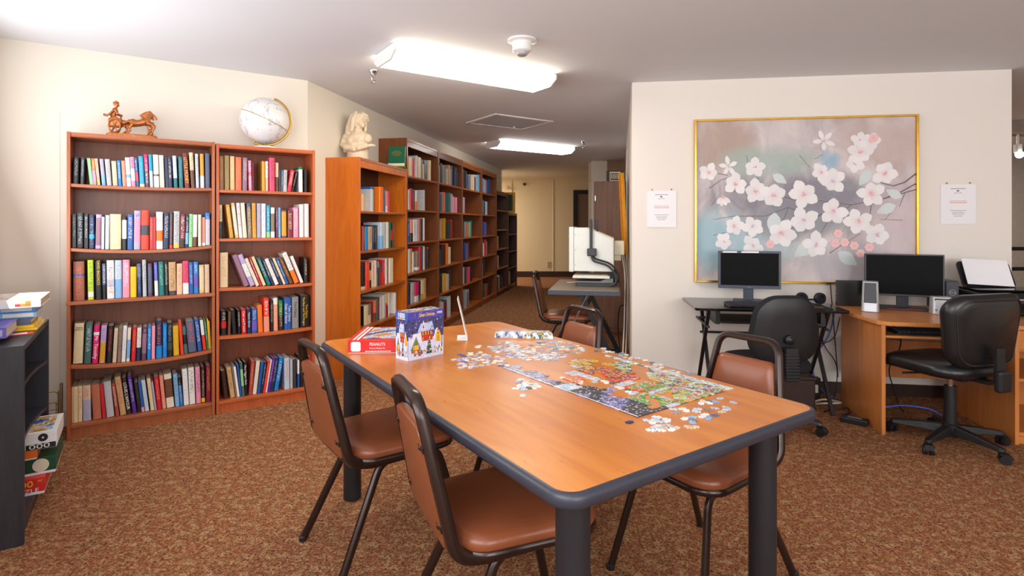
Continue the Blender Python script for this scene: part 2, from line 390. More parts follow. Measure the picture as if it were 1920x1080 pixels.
# far end of the aisle: crown line, door, column
s = S(); s.box(-3.9, 8, 13.56, 13.6, H - .05, H); struct('trim_1', s, 'wall_far')
s = S(); s.box(-.02, .0, 13.575, 13.6, .1, H); s.box(1.0, 1.02, 13.585, 13.6, .14, H); struct('trim_2', s, 'wall_far')
d = struct('door_1', S().box(1.6, 2.5, 13.555, 13.59, 0, 2.03), 'door')
fr = S(); fr.box(1.5, 1.6, 13.53, 13.6, 0, 2.13); fr.box(2.5, 2.6, 13.53, 13.6, 0, 2.13); fr.box(1.6, 2.5, 13.53, 13.6, 2.03, 2.13)
obj('door_frame', fr, 'door_frame', d, bevel=.006)
obj('name_plate', S().box(1.86, 1.98, 13.54, 13.556, 1.5, 1.62), 'brass', d, bevel=.004)
obj('door_handle', S().tube([(1.7, 13.56, 1.0), (1.7, 13.5, 1.0), (1.82, 13.5, 1.0)], .014), 'brass', d)
s = S(); c_ = CL + (CO - CL).normalized() * .29; d_ = (CO - CL).normalized(); n_ = Vector((d_.y, -d_.x, 0)) * .008
s.rings([[(q.x, q.y, z) for q in (c_, c_ + n_ * .4, c_ + n_ * .4 + d_ * .008, c_ + d_ * .008)] for z in (.1, 2.02)]); struct('trim_3', s, 'wall')
s = S(); s.box(1.43, 1.72, 10.0, 10.4, 0, H); struct('wall_column', s, 'wall', bevel=.01)
# recess right of the painting wall
wall('wall_hall_right', (8.4, 8.2, 0), (8.4, 3.2, 0), -.12, 'wall_far')
wall('wall_hall_end', (2.3, 8.2, 0), (8.5, 8.2, 0), .12, 'hall_grey')
wall('wall_hall_near', (8.5, 3.2, 0), (RWX, 3.2, 0), -.12, 'wall_far')
wall('wall_hall_back', (-4.1, 11.7, 0), CO + B1 * 7.4, -.12, 'wall_far')
wall('wall_hall_side', (8.0, 8.32, 0), (8.0, 13.7, 0), -.12, 'wall_far')
s = S(); s.box(2.6, 8.3, 6.1, 6.4, 2.31, H); struct('ceiling_beam', s, 'stone_band')
# ------------------------------------------------------------------ ceiling fittings
M['lens'] = emit('lit_lens', (1.0, .90, .72, 1), 16.0)
M['lens_white'] = emit('lit_lens_white', (1.0, .95, .88, 1), 11.0)
def ceiling_light(name, label, c, rz, L, W, lens):
    t = thing(name, label, 'ceiling light', (c[0], c[1], H), rz, 'wraparound ceiling lights')
    s = S(); s.box(-L / 2, L / 2, -W / 2 + .02, W / 2 - .02, -.02, -.002); obj('housing', s, 'white', t, bevel=.004)
    prof = [(-W / 2, -.015), (-W / 2, -.05), (-W / 2 + .07, -.092), (W / 2 - .07, -.092), (W / 2, -.05), (W / 2, -.015)]
    s = S(); s.rings([[(x, y, z) for y, z in prof] for x in (-L / 2 + .012, L / 2 - .012)]); obj('diffuser', s, lens, t)
    for sg in (-1, 1):
        s = S(); s.rings([[(x, y * 1.02, z * 1.03) for y, z in prof] for x in sorted((sg * (L / 2 - .012), sg * L / 2))]); obj('end_cap', s, 'white', t)
    return t
ceiling_light('ceiling_light', 'large lit fluorescent fixture on the ceiling above the puzzle table, nearer the camera', (-.30, 3.97), RA, 1.29, .36, 'lens')
ceiling_light('ceiling_light', 'smaller lit fluorescent fixture farther down the aisle ceiling, beyond the vent', (.28, 7.95), RA, 1.32, .36, 'lens_white')
t = thing('ceiling_vent', 'square grey louvred air vent in the ceiling between the two lights', 'vent', (-.03, 6.18, H), RA)
s = S()
for a in (-1, 1): s.box(-.36, .36, a * .29 - .02, a * .29 + .02, -.012, 0); s.box(a * .36 - .02, a * .36 + .02, -.31, .31, -.012, 0)
obj('frame', s, 'white', t, bevel=.003)
s = S()
for i in range(6):
    s.at((-.3 + i * .12, 0, -.006), (0, R(2.5), 0)).cbox((0, 0, 0), (.106, .55, .003))
obj('louvre', s, 'vent', t)
obj('damper_knob', S().ball((.2, .2, -.014), .012, 8, 6), 'white', t)
t = thing('smoke_detector', 'round white smoke detector on the ceiling right of the large light', 'smoke detector', (.063, 3.43, H))
obj('base', S().lathe([(.0, -.001), (.09, -.001), (.09, -.012), (.05, -.022)], 28), 'white', t, 40)
obj('body', S().lathe([(.062, -.014), (.06, -.07), (.05, -.078), (0, -.078)], 28), 'white', t, 40)
obj('sensor_cap', S().lathe([(.034, -.076), (.034, -.094), (.026, -.1), (0, -.1)], 20), 'silver', t, 40)
def sprinkler(label, x, y):
    t = thing('sprinkler_head', label, 'sprinkler', (x, y, H), 0, 'ceiling sprinklers')
    obj('escutcheon', S().lathe([(.035, 0), (.034, -.01), (.022, -.022), (.02, -.03)], 20), 'chrome', t, 40)
    s = S().cyl((0, 0, -.02), (0, 0, -.05), .012); s.tube([(-.012, 0, -.05), (-.014, 0, -.07), (0, 0, -.088)], .003, 6); s.tube([(.012, 0, -.05), (.014, 0, -.07), (0, 0, -.088)], .003, 6)
    obj('nozzle', s, 'chrome', t)
    obj('deflector', S().lathe([(.0, -.088), (.018, -.088), (.018, -.091), (0, -.091)], 14), 'chrome', t)
sprinkler('chrome ceiling sprinkler left of the large light fixture', -1.03, 4.12)
sprinkler('chrome ceiling sprinkler beyond the smaller light fixture', .99, 7.65)
t = thing('spot_light', 'small spotlight high on the far wall at the end of the bookcase row', 'spotlight', (-.14, 13.6, 2.2))
t.scale = (.6, .6, .6); obj('mount', S().cyl((0, 0, .0), (0, -.06, 0), .05), 'grey', t); obj('lamp_head', S().cyl((0, -.05, 0), (.07, -.2, -.03), .04, .07), 'beige', t, 40)
t = thing('spot_light', 'small spotlight on the far wall right of the bookcase row end', 'spotlight', (.28, 13.6, 2.28))
t.scale = (.6, .6, .6); obj('mount', S().cyl((0, 0, .0), (0, -.06, 0), .04), 'grey', t); obj('lamp_head', S().cyl((0, -.05, 0), (.05, -.16, -.02), .035, .06), 'brass', t, 40)
t = thing('wall_outlet', 'ivory power outlet low on the far tan wall', 'outlet', (.89, 13.59, .32))
obj('cover_plate', S().cbox((0, -.004, 0), (.085, .012, .14)), 'beige', t, bevel=.004)
for z in (-.03, .03): obj('socket', S().cbox((0, -.012, z), (.04, .008, .034)), 'brass', t, bevel=.003)
t = thing('exit_light', 'small lit exit light in the recess right of the painting wall', 'lamp', (6.0, 6.45, 2.05))  # small exit light hung under the ceiling beam
t.location = (5.70, 6.25, 2.13)
obj('lamp_body', S().cbox((0, 0, .02), (.06, .06, .1)), 'white', t, bevel=.01); obj('lamp_shade', S().ball((0, -.02, -.05), .04, 10, 8), 'lens', t)
obj('stem', S().cyl((0, 0, .07), (0, 0, .18), .012), 'white', t)
t = thing('stair_railing', 'black horizontal bar railing in the recess right of the painting wall', 'railing', (6.2, 6.9, 0))
for z in (.97, .72, .46, .2): obj('rail', S().box(-2.2, 1.6, -.02, .02, z, z + .045), 'black', t, bevel=.004)
for x in (-2.2, -.3, 1.6): obj('post', S().box(x - .02, x + .02, -.022, .022, 0, 1.02), 'black', t, bevel=.004)

# ------------------------------------------------------------------ bookcases
def shelf_mesh(W, y0, y1, z, th, sag):
    s = S(); n = 10 if sag else 1; rg = []
    for i in range(n + 1):
        x = W[0] + (W[1] - W[0]) * i / n; q = 2 * i / n - 1; dz = -sag * (1 - q * q)
        rg.append([(x, y0, z - th + dz), (x, y1, z - th + dz), (x, y1, z + dz), (x, y0, z + dz)])
    s.rings(rg); return s
def bookcase(label, loc, rz, W, D, Hc, shelves, plinth, mats, header=0, sags=None, group=None, panel=.02, proud=None, cat='bookcase'):
    t = thing('bookcase', label, cat, loc, rz, group); side, shf, back = mats
    for x in (0, W - panel): obj('side_panel', S().box(x, x + panel, 0, D, 0, Hc), side, t, bevel=.002)
    obj('top_panel', S().box(panel, W - panel, .004, D, Hc - .025, Hc - .002), shf, t, bevel=.002)
    if header: obj('header_rail', S().box(panel, W - panel, .006, .024, Hc - header, Hc - .025), side, t, bevel=.002)
    obj('back_panel', S().box(panel, W - panel, D - .008, D, plinth, Hc - .025), back, t)
    obj('plinth', S().box(panel, W - panel, .02, .04, 0, plinth), side, t)
    for i, z in enumerate(shelves):
        sg = (sags or {}).get(i, 0); x0, x1 = (panel, W - panel)
        if proud == i: x0, x1 = -.004, W + .0
        s = shelf_mesh((x0, x1), -.006 if proud == i else .006, D - .008, z, .02 if i < len(shelves) - 1 else min(.02, plinth), sg)
        obj('shelf', s, shf, t, bevel=.002)
    return t
CA = Vector((-2.674, 3.33, 0)); CASE_D = .28
Z1 = [1.545, 1.155, .83, .445, .085]; SAG1 = {0: .008, 1: .022, 3: .026}
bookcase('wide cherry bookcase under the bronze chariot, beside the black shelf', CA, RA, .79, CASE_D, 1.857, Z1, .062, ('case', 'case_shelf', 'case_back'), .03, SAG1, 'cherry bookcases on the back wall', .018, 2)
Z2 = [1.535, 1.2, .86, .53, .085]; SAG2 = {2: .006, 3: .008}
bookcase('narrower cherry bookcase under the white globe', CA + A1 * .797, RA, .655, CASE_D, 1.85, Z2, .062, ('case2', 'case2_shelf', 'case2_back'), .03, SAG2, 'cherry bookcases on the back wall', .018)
ROW = Vector((-1.269, 4.617, 0)); RD = .31
SS = [0, 1.05, 2.06, 3.08, 4.19, 5.24, 6.28, 7.2]
RZ = RB + R(90)                        # local x runs along the row, y into the wall
ZS = [1.41, 1.07, .73, .415, .1]; ZT = [1.8, 1.45, 1.11, .785, .45, .1]
G = 'tall bookcases along the aisle'
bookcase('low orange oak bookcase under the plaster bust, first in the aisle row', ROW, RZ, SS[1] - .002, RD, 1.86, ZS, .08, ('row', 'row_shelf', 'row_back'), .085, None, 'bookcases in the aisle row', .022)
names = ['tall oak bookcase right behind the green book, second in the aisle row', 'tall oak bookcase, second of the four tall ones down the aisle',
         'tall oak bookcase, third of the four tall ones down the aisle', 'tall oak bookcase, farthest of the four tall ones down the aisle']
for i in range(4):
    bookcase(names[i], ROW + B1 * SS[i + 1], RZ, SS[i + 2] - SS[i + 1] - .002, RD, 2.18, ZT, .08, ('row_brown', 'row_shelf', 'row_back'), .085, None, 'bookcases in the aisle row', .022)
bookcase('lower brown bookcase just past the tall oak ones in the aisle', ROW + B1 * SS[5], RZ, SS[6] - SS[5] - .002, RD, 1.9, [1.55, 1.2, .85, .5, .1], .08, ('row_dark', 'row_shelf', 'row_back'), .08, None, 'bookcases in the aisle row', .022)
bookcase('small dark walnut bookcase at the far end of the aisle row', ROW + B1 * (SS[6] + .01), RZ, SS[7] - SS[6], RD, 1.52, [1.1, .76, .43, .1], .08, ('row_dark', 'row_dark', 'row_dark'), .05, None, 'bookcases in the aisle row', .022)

# ------------------------------------------------------------------ books
def book_shape(rounded):
    o = [(-.5, 1), (-.5, .05), (-.44, .012), (-.22, 0), (.22, 0), (.44, .012), (.5, .05), (.5, 1)] if rounded else [(-.5, 1), (-.5, 0), (-.25, 0), (.25, 0), (.5, 0), (.5, 1)]
    i = [(.42, 1), (.42, .05), (-.42, .05), (-.42, 1)]
    cov = S().prism(o + i, 0, 1); pg = S().box(-.418, .418, .04, .97, .006, .982)
    return mesh('book_cover', cov, 'book'), mesh('page_block', pg, 'pages')
SHAPES = [book_shape(True), book_shape(False)]
def q4(c): return [float(x) for x in c[:3]]
ORD = 'first second third fourth fifth sixth seventh eighth ninth tenth eleventh twelfth thirteenth fourteenth fifteenth sixteenth seventeenth eighteenth nineteenth twentieth'.split()
ORD += ['twenty-' + x for x in ORD[:9]] + ['thirtieth']
WORD = dict(ice='pale blue', silver='pale grey', khaki='olive tan', bronze='bronze brown', espresso='dark brown', rust='rust patchwork', azure='bright blue', pine='grey green', scarlet='orange red',
            sky='sky blue', mint='mint green', slate='slate blue', magenta='hot pink', navy='navy blue', sand='sandy', gold='golden', lime='lime green')
def wd(c): return WORD.get(c, c)
def make_book(w, d, h, c1, c2, span, ink, inkspan, shape, loc, rz, lean, label, group, parent=None):
    mc, mp = SHAPES[shape]; o = bpy.data.objects.new('book', mc); C.objects.link(o)
    pivot = .5 * w * math.sin(abs(lean)); L = Vector(loc) + Vector((0, 0, pivot))
    o.location = L; o.rotation_euler = (Euler((0, 0, rz)).to_matrix() @ Euler((0, lean, 0)).to_matrix()).to_euler()
    o.scale = (w, d, h); tag(o, label, 'book', group)
    o['cover'] = q4(PAL[c1]); o['band'] = q4(PAL[c2 or c1]); o['ink'] = q4(PAL[ink] if ink else PAL[c1])
    o['band_span'] = [span[0], span[1], rnd.uniform(0, 40)]; o['ink_span'] = [inkspan[0], inkspan[1], .72 if ink else 0.0]
    p = bpy.data.objects.new('page_block', mp); C.objects.link(p); p.parent = o
    return o
BOOKS = {}
def shelf_books(data, orig, rz, u0, scale, z, place, group, inset=.045, W=1.0, sag=0, depth=(.15, .2), Dmax=.24, key=None, lim=None):
    ax, ay = axes(rz); end = lim[0] if lim else -1; out = []; prev = None
    for i, tok in enumerate(data.split()):
        f = tok.split(','); x0, x1, h, dx = map(float, f[:4]); spec = f[4]; ins = inset
        if '@' in spec: spec, e = spec.split('@'); ins = float(e)
        ink = None
        if '*' in spec: spec, ink = spec.split('*')
        c2, span = None, (2, 3)
        if '/' in spec:
            spec, e = spec.split('/'); c2, e = e.split(':') if ':' in e else (e, '0-.45'); span = tuple(map(float, e.split('-')))
        o2 = orig + ay * ins
        def t_of(x):
            k_ = (u0 + x / scale - U0) / F
            return (k_ * o2.y - o2.x) / (ax.x - k_ * ax.y)
        t0, t1, tt = t_of(x0), t_of(x1), t_of(x0 + dx)
        Y = (o2 + ax * ((t0 + t1) / 2)).y; hh = h / scale / F * Y; lean = math.atan2(tt - t0, hh)
        w = max(.007, (t1 - t0) * math.cos(lean) - .001); hh = min(hh / math.cos(lean), .30)
        a = max(t0, end + .0006); b = a + w / math.cos(lean)
        if lim and b > lim[1]: b = lim[1]; a = min(a, b - .008); w = (b - a) * math.cos(lean)
        tl = math.tan(lean)
        if prev and a + min(hh, prev[1]) * tl < prev[0] + min(hh, prev[1]) * prev[2]: tl = (prev[0] - a) / min(hh, prev[1]) + prev[2] + .002
        if lim and a + hh * tl < lim[0]: tl = (lim[0] + .001 - a) / hh
        if lim and b + hh * tl > lim[1] + .004: tl = (lim[1] + .004 - b) / hh
        lean = math.atan(tl); end = b; prev = (b, hh, tl); qx = min(1, max(abs(2 * a - W), abs(2 * b - W)) / (W - .036))
        d = min(rnd.uniform(*depth), Dmax - (ins - inset) - .01)
        # the bottom corner that carries a leaning book sits on the shelf; the base centre is offset along the lean
        cx = (b - w * math.cos(lean) / 2) if lean > 0 else (a + w * math.cos(lean) / 2)
        P = orig + ax * cx + ay * ins; zz = z - sag * (1 - qx * qx)
        lab = ' '.join(('%s%s book, %s from left, %s' % (wd(spec), (' with %s band' % wd(c2)) if c2 and c2 != spec else '', ORD[i], place)).split())
        if len(lab.split()) > 16: lab = '%s book, %s from left, %s' % (wd(spec), ORD[i], place)
        bk = make_book(w, d, hh, spec, c2, span, ink, (.3, .92) if not c2 else ((span[1] + .04, .93) if span[0] < .3 else (.12, .9)), 0 if w > .018 else 1, (P.x, P.y, zz + .0015), rz, lean, lab, group)
        out.append(bk)
    if key: BOOKS[key] = out
    return out
SH = ['top shelf', 'second shelf', 'third shelf', 'fourth shelf', 'bottom shelf']
D1 = ["""40,125,355,12,black*silver 142,196,355,12,charcoal*ice 275,320,350,-40,green/mint:0-1 320,365,350,-30,orange/pink:0-.55*white 375,415,350,-38,peach/lime:.05-.14*brown
435,490,350,-35,sky/lavender:.4-1 500,570,350,-30,silver*charcoal 580,650,330,-22,beige 655,705,340,-22,azure*white 710,765,340,-20,salmon 765,830,385,-30,white/sky:.3-.42
830,890,395,-25,pink/white:.2-.6*plum 895,930,385,-30,blue/rose:.2-.5*white 940,1010,410,-22,cyan/cream:0-.1*sky 1015,1070,435,-24,plum/magenta:.5-1*white 1075,1125,435,-22,ice/cyan:.5-1
1130,1205,435,-18,white/maroon:.35-.4*silver 1210,1275,430,-18,ivory 1285,1325,405,-18,navy 1325,1380,410,-15,navy*cream 1395,1450,425,-22,ice/teal:0-.3 1465,1525,415,-15,teal*sky
1540,1610,460,-36,maroon*gold 1625,1680,470,-30,brown/cream:.5-1*charcoal 1690,1735,455,-14,ice*red 1750,1805,455,-10,gold/white:0-.35 1815,1880,460,-6,charcoal/slate:0-1*grey""",
"""40,90,450,0,black*silver 98,190,465,0,black/charcoal:.8-1*ice 200,250,460,0,black*white 262,340,450,0,navy/cyan:.3-.42*sky 345,425,460,10,lilac/mauve:.1-.9 428,465,430,0,white*purple 475,535,455,6,ice*grey
540,696,470,0,cream 705,768,440,0,black/white:.33-.9 772,855,470,4,blue*white 858,950,520,6,lavender/pink:.2-.8*purple 952,1065,525,0,scarlet/charcoal:.36-.62 1072,1116,430,0,crimson*gold 1118,1154,430,0,red
1158,1250,495,0,white/orange:.22-.5*grey 1250,1330,470,10,navy*white 1335,1380,480,4,charcoal/scarlet:0-.1*orange 1388,1470,490,6,silver/yellow:.02-.1*charcoal 1470,1545,445,10,maroon/espresso:0-.25*white
1545,1590,430,10,navy/sky:.1-.45*white 1592,1645,440,8,mint*green 1645,1705,425,6,white/brown:0-.3 1718,1765,420,0,ivory*gold 1772,1812,380,0,salmon/white:0-.1*orange 1815,1880,430,0,ice/azure:.8-1*pink""",
"""50,205,520,-4,rust/blue:.62-.68*coral 248,330,530,-8,lime/white:.07-.2*green 350,435,505,-6,black*gold 442,495,470,-6,slate/black:0-.4*white 502,605,510,-6,white/ice:.3-.5*red 610,705,505,-4,ice/sky:0-.5*grey
708,808,505,0,pink*white 812,900,405,0,yellow*gold 908,970,440,-14,navy/slate:.6-1*sky 980,1035,490,-10,silver*slate 1050,1110,435,-6,plum/slate:.1-.9*pink 1140,1190,445,-14,violet/white:0-.45*sky
1195,1273,450,-12,teal*mint 1275,1325,445,-10,black*white 1330,1430,435,-10,tan/charcoal:0-.12*brown 1432,1510,410,0,peach*brown 1515,1598,440,-6,rose/white:0-.33*black 1600,1660,420,-8,blue*ice
1662,1728,420,-8,azure/violet:.2-.6*white 1735,1805,375,-6,sand/cream:.1-.9*brown 1808,1874,375,-4,beige*tan""",
"""45,180,535,22,cream 192,290,535,26,pine*ice 300,383,505,28,magenta/white:.74-.82 395,475,500,32,lilac/gold:.02-.55*purple 490,565,490,28,black*crimson 572,630,455,28,beige*grey 635,690,480,27,taupe*black
692,752,480,26,white*lilac 760,805,450,22,ivory/sky:.1-.65 822,885,450,20,red*gold 888,950,435,18,white/navy:0-.4*mauve 960,1025,440,18,plum/mauve:.2-.8*cream 1035,1092,440,8,azure*white 1097,1142,440,5,pink
1155,1240,500,0,navy/azure:0-.33*coral 1245,1305,440,0,azure*sky 1308,1382,450,-6,black/charcoal:.2-.4*sky 1390,1470,395,-16,mustard*gold 1485,1530,440,-40,scarlet 1532,1585,360,-36,pine/black:.35-.7
1590,1705,415,-42,slate*scarlet 1715,1775,420,-50,blue*white 1785,1832,400,-46,scarlet/white:.5-1 1835,1860,400,-42,green*white 1862,1874,400,-30,yellow 1886,1898,370,-30,gold""",
"""8,42,480,0,tan 48,100,480,-5,cream*tan 108,168,480,-14,cream*scarlet 180,295,470,-26,beige/lavender:0-.6*red 315,435,460,-52,terracotta 445,492,450,-62,red 498,605,475,-73,silver 618,670,430,-66,brick*white
680,765,515,-80,tan*red 768,828,490,-70,espresso*white 845,905,500,-75,purple*white 920,966,400,-55,black*brown 968,1005,420,-52,blue/pink:0-.15 1010,1068,420,-56,ice*sky 1085,1140,430,-57,cream*coral
1142,1168,380,-50,lavender 1172,1238,435,-48,red*salmon 1242,1295,445,-46,salmon*coral 1300,1405,450,-45,ivory/brown:.3-.85 1415,1475,435,-36,sky*teal 1477,1522,385,-34,azure/black:.72-1*gold
1528,1600,485,-28,white*silver 1605,1685,490,-22,white*charcoal 1695,1760,485,-18,pink*plum 1765,1815,470,-10,espresso/yellow:.01-.13*cream 1825,1895,480,-5,wine*gold"""]
U1 = [130, 130, 130, 130, 130]
for i in range(5):
    shelf_books(D1[i], CA, RA, 130, 7.111, Z1[i], '%s under the chariot' % SH[i], 'books in the wide cherry bookcase', W=.79, sag=SAG1.get(i, 0), key='c%d' % i, lim=(.02, .77))
CB = CA + A1 * .797
D2 = ["""28,130,670,-4,bronze*gold 140,240,680,-6,khaki*olive 250,345,670,-4,sand*ivory 355,480,655,0,coral*gold 492,590,650,5,mauve*ivory 620,685,595,-16,pink/rose:.5-.62*white 690,715,560,-4,wine 880,945,590,-4,gold
950,1010,590,-4,white/peach:0-.45*rose 1030,1140,660,-6,rose*black@.03 1145,1210,570,0,beige/brown:0-.5 1213,1250,430,0,charcoal 1255,1295,430,8,slate*ice 1297,1375,430,10,silver*pine 1365,1450,430,72,crimson*white
1460,1495,410,92,black*silver 1610,1690,500,-6,white/green:.9-1 1715,1765,450,0,black""",
"""30,100,660,-5,black/cream:.5-1*teal 240,325,660,-85,gold*cream 350,425,690,-85,sand/ivory:.1-.9 430,500,690,-60,white*crimson 505,590,690,-52,ivory 600,685,680,-25,taupe/slate:.85-1*cream 690,775,685,-15,gold*scarlet
780,865,680,-4,lavender 870,960,675,-4,white*pink 970,1045,640,-4,cyan/mint:0-.18*white 1055,1135,595,0,white/taupe:.2-.8 1155,1200,590,-6,plum*cream 1205,1250,590,-5,sky*blue 1268,1370,540,-4,slate/gold:.06-.94
1385,1495,530,0,maroon*cream 1500,1605,590,-4,pink*white 1620,1710,650,-4,white*silver 1720,1815,660,-4,white""",
"""45,210,690,0,cream*tan 530,640,620,-245,maroon/mauve:0-1*cream 650,755,620,-262,lilac/white:.3-.7*sky 765,840,540,-240,ivory*tan 845,885,560,-230,crimson*white 900,970,570,-235,cream 990,1070,540,-222,teal*cream
1075,1135,510,-205,navy*white 1140,1225,510,-212,white*tan 1230,1300,510,-222,navy*ice 1305,1355,520,-222,cream 1360,1420,510,-215,blue*white 1425,1510,500,-220,brown*gold 1525,1625,600,-250,white/orange:0-.42*orange
1645,1710,530,-207,white*silver 1718,1790,500,-12,black*cream""",
"""75,180,480,-8,black/red:.28-.56*white 205,255,450,10,brown 300,385,480,-40,black 405,465,480,-16,black*ivory 480,580,485,-16,red*white 590,672,480,-12,navy*white 680,790,480,-4,blue/violet:.1-.5*white
805,905,540,-22,orange 920,1035,670,-14,scarlet/salmon:0-.45*white 1050,1105,600,-8,black*cream 1110,1200,650,-8,salmon/white:.8-1*peach 1215,1300,590,-8,espresso/green:.5-1*cream 1320,1465,620,-6,blue
1475,1610,620,-4,silver/grey:0-1*teal 1640,1830,620,-4,black""",
"""120,200,520,-60,espresso 240,330,560,-80,tan*brown 335,360,560,-78,taupe 365,410,560,-75,white 415,450,590,-62,blue 455,503,620,-48,pine/mint:.3-.8 507,552,620,-22,black*white 572,640,620,50,brick*salmon
645,720,600,70,ivory*peach 725,785,570,75,violet/blue:0-1*white 787,828,560,78,navy*ice 835,880,560,90,scarlet*salmon 884,910,590,94,white 915,965,610,100,purple*pink 968,1030,600,100,navy*lavender 1040,1120,600,100,azure*white
1235,1335,570,-10,ice*red 1340,1385,540,-4,mint/silver:0-1 1395,1455,530,-4,charcoal 1475,1510,500,-4,white/blue:0-.5 1520,1580,560,-6,black 1588,1620,520,-4,white*red 1625,1670,540,0,blue 1675,1730,540,0,crimson"""]
SC2 = [10.55, 10.55, 10.55, 10.55, 9.82]
for i in range(5):
    shelf_books(D2[i], CB, RA, 408, SC2[i], Z2[i], '%s under the globe' % SH[i], 'books in the narrow cherry bookcase', W=.655, sag=SAG2.get(i, 0), key='g%d' % i, lim=(.02, .635))
D3 = ["""100,128,480,0,salmon@.08 132,180,500,0,cream@.08 182,232,480,0,tan@.08 345,415,720,0,silver/blue:.9-1@.02 455,500,690,0,espresso@.05 655,765,720,0,orange@.02 775,825,680,0,slate*sky@.04 830,875,620,0,salmon/white:0-.3@.05 880,940,610,0,rose@.05""",
"""120,148,700,0,maroon@.06 150,175,700,0,coral@.06 180,228,690,0,brown*peach@.06 235,305,680,0,azure@.05 312,430,670,0,tan*brown@.05 440,500,690,0,navy*ice@.05 510,545,690,0,black*white@.05 550,595,690,0,charcoal@.05
695,770,760,0,ice/sky:0-.5@.02 775,848,750,0,silver@.04 853,915,750,0,white@.04 920,970,730,0,green@.04 975,1030,720,0,black/red:.3-.7@.04 1038,1085,720,0,brown*salmon@.04""",
"""150,238,780,0,black/beige:0-.12@.05 250,350,790,0,scarlet*salmon@.04 360,415,720,0,black/tan:.3-.7@.06 420,482,720,0,beige*crimson@.05 490,550,760,0,ivory@.05 555,590,730,0,violet/grey:0-.5@.06 598,640,700,0,charcoal/khaki:.75-1@.06
645,690,620,0,brown*red@.06 692,728,620,0,plum/red:0-.6@.06 735,790,710,0,red*white@.05 795,860,720,0,white*grey@.05 868,908,700,0,brown@.06 915,1030,710,0,ivory@.05""",
"""165,195,560,0,black@.06 200,302,560,0,cream*tan@.05 308,388,560,0,taupe/beige:0-.45@.05 400,470,560,0,maroon@.07 480,540,600,0,coral/brown:0-.4@.06 556,602,640,0,pine*grey@.06 605,650,640,0,maroon*red@.06
655,716,650,0,silver@.05 720,760,660,0,ivory@.05 765,815,670,0,silver@.05 820,860,670,0,red/sand:.6-1@.05 865,895,660,0,navy/gold:.5-1@.05 900,935,650,0,white@.05 1085,1135,600,0,taupe/white:0-1@.05"""]
VS = [335, 410, 475, 535]
for i in range(4):
    shelf_books(D3[i], ROW, RZ, 670, 15.43, ZS[i], '%s under the plaster bust' % SH[i], 'books in the low oak bookcase', W=1.05, depth=(.17, .22), Dmax=.29, lim=(.03, 1.01))
D4 = [(8.31, """65,82,305,0,white@.04 85,110,305,0,gold@.04 112,150,300,0,ivory*red@.05 155,190,300,0,red@.05 195,218,345,0,silver*charcoal@.03 225,250,330,0,orange@.04 255,290,330,0,ivory@.04 292,318,310,0,olive@.05 320,336,240,0,cream@.05 340,390,310,0,slate*gold@.05 425,446,320,0,cream@.04"""),
(8.31, """70,82,310,0,black@.05 85,112,310,0,white*grey@.05 115,150,330,0,red@.04 152,170,320,0,blue/black:0-.4@.05 173,200,300,0,maroon*sand@.06 206,232,300,0,white/orange:0-.45@.06 335,352,320,0,silver@.03"""),
(6.0, """55,85,240,0,blue*ice@.04 95,121,245,0,black/salmon:.4-1@.05 125,151,245,0,white*brown@.05 155,180,245,0,ice*teal@.05 183,200,255,0,coral@.05 203,232,250,0,charcoal@.05 236,251,255,0,white@.05"""),
(6.0, """62,82,270,0,white*ice@.04 86,111,265,0,tan*brown@.05 115,130,220,0,white@.05 160,188,225,0,taupe/white:.05-.2@.04 191,212,265,0,red@.04 215,231,260,0,navy@.05 233,252,260,0,white*grey@.05 256,276,240,0,black*maroon@.05 280,298,240,0,black/red:.9-1@.05"""),
(6.0, """70,92,240,0,black/navy:0-.4@.05 96,136,230,0,silver*grey@.05 146,180,220,0,magenta/white:0-.3@.05 184,208,220,0,teal/black:.3-1@.05 212,236,220,0,cream/gold:0-.3@.05 240,266,225,0,tan*plum@.05""")]
for i, (sc, dd) in enumerate(D4):
    shelf_books(dd, ROW + B1 * SS[1], RZ, 755, sc, ZT[i], '%s, tall bookcase behind the green book' % SH[i].replace('bottom', 'fifth'), 'books in the first tall oak bookcase', W=1.0, depth=(.17, .22), Dmax=.29, lim=(.03, .96))

# legible titles
def spine_text(bk, body, size, mat, zc=.5, xo=0, turn=True, sx=1.0):
    w, d, h = bk.scale
    if turn: text('lettering', body, size, mat, bk, (xo, -.012, zc), (R(90), R(90), 0), scl=(sx / h, 1 / w, 1 / d))
    else: text('lettering', body, size, mat, bk, (xo, -.012, zc), (R(90), 0, 0), scl=(sx / w, 1 / h, 1 / d))
def noink(bk): bk['ink_span'] = [0.0, 0.0, 0.0]
g = BOOKS['c3']; spine_text(g[0], 'MAEVE\nBINCHY', .0125, 'black_ink', .86, 0, False, .9); spine_text(g[2], 'Mr. Timothy', .028, 'white_ink', .42)
g = BOOKS['c2']; noink(g[2]); spine_text(g[2], 'DAVID BALDACCI', .019, 'yellow_text', .7)
g = BOOKS['c0']; noink(g[22]); spine_text(g[22], 'LITTLE MONEY', .026, 'yellow_text', .5)
g = BOOKS['c4']; noink(g[9]); spine_text(g[9], 'LOUIS L\'AMOUR', .024, 'white_ink', .5)
g = BOOKS['g3']; spine_text(g[12], 'Tom Clancy\nDebt of Honor', .024, 'white_ink', .5, 0, True, 1.0); spine_text(g[14], 'Tom Clancy\nThe Bear and The Dragon', .02, 'yellow_text', .5)
noink(g[13]); spine_text(g[13], 'Tom Clancy', .024, 'black_ink', .6); noink(g[5]); spine_text(g[5], 'Patriot Games', .018, 'white_ink', .55)
noink(g[4]); spine_text(g[4], 'Clear and Present', .02, 'white_ink', .5)
g = BOOKS['g4']; noink(g[6]); spine_text(g[6], 'Mary Higgins Clark', .018, 'white_ink', .62)

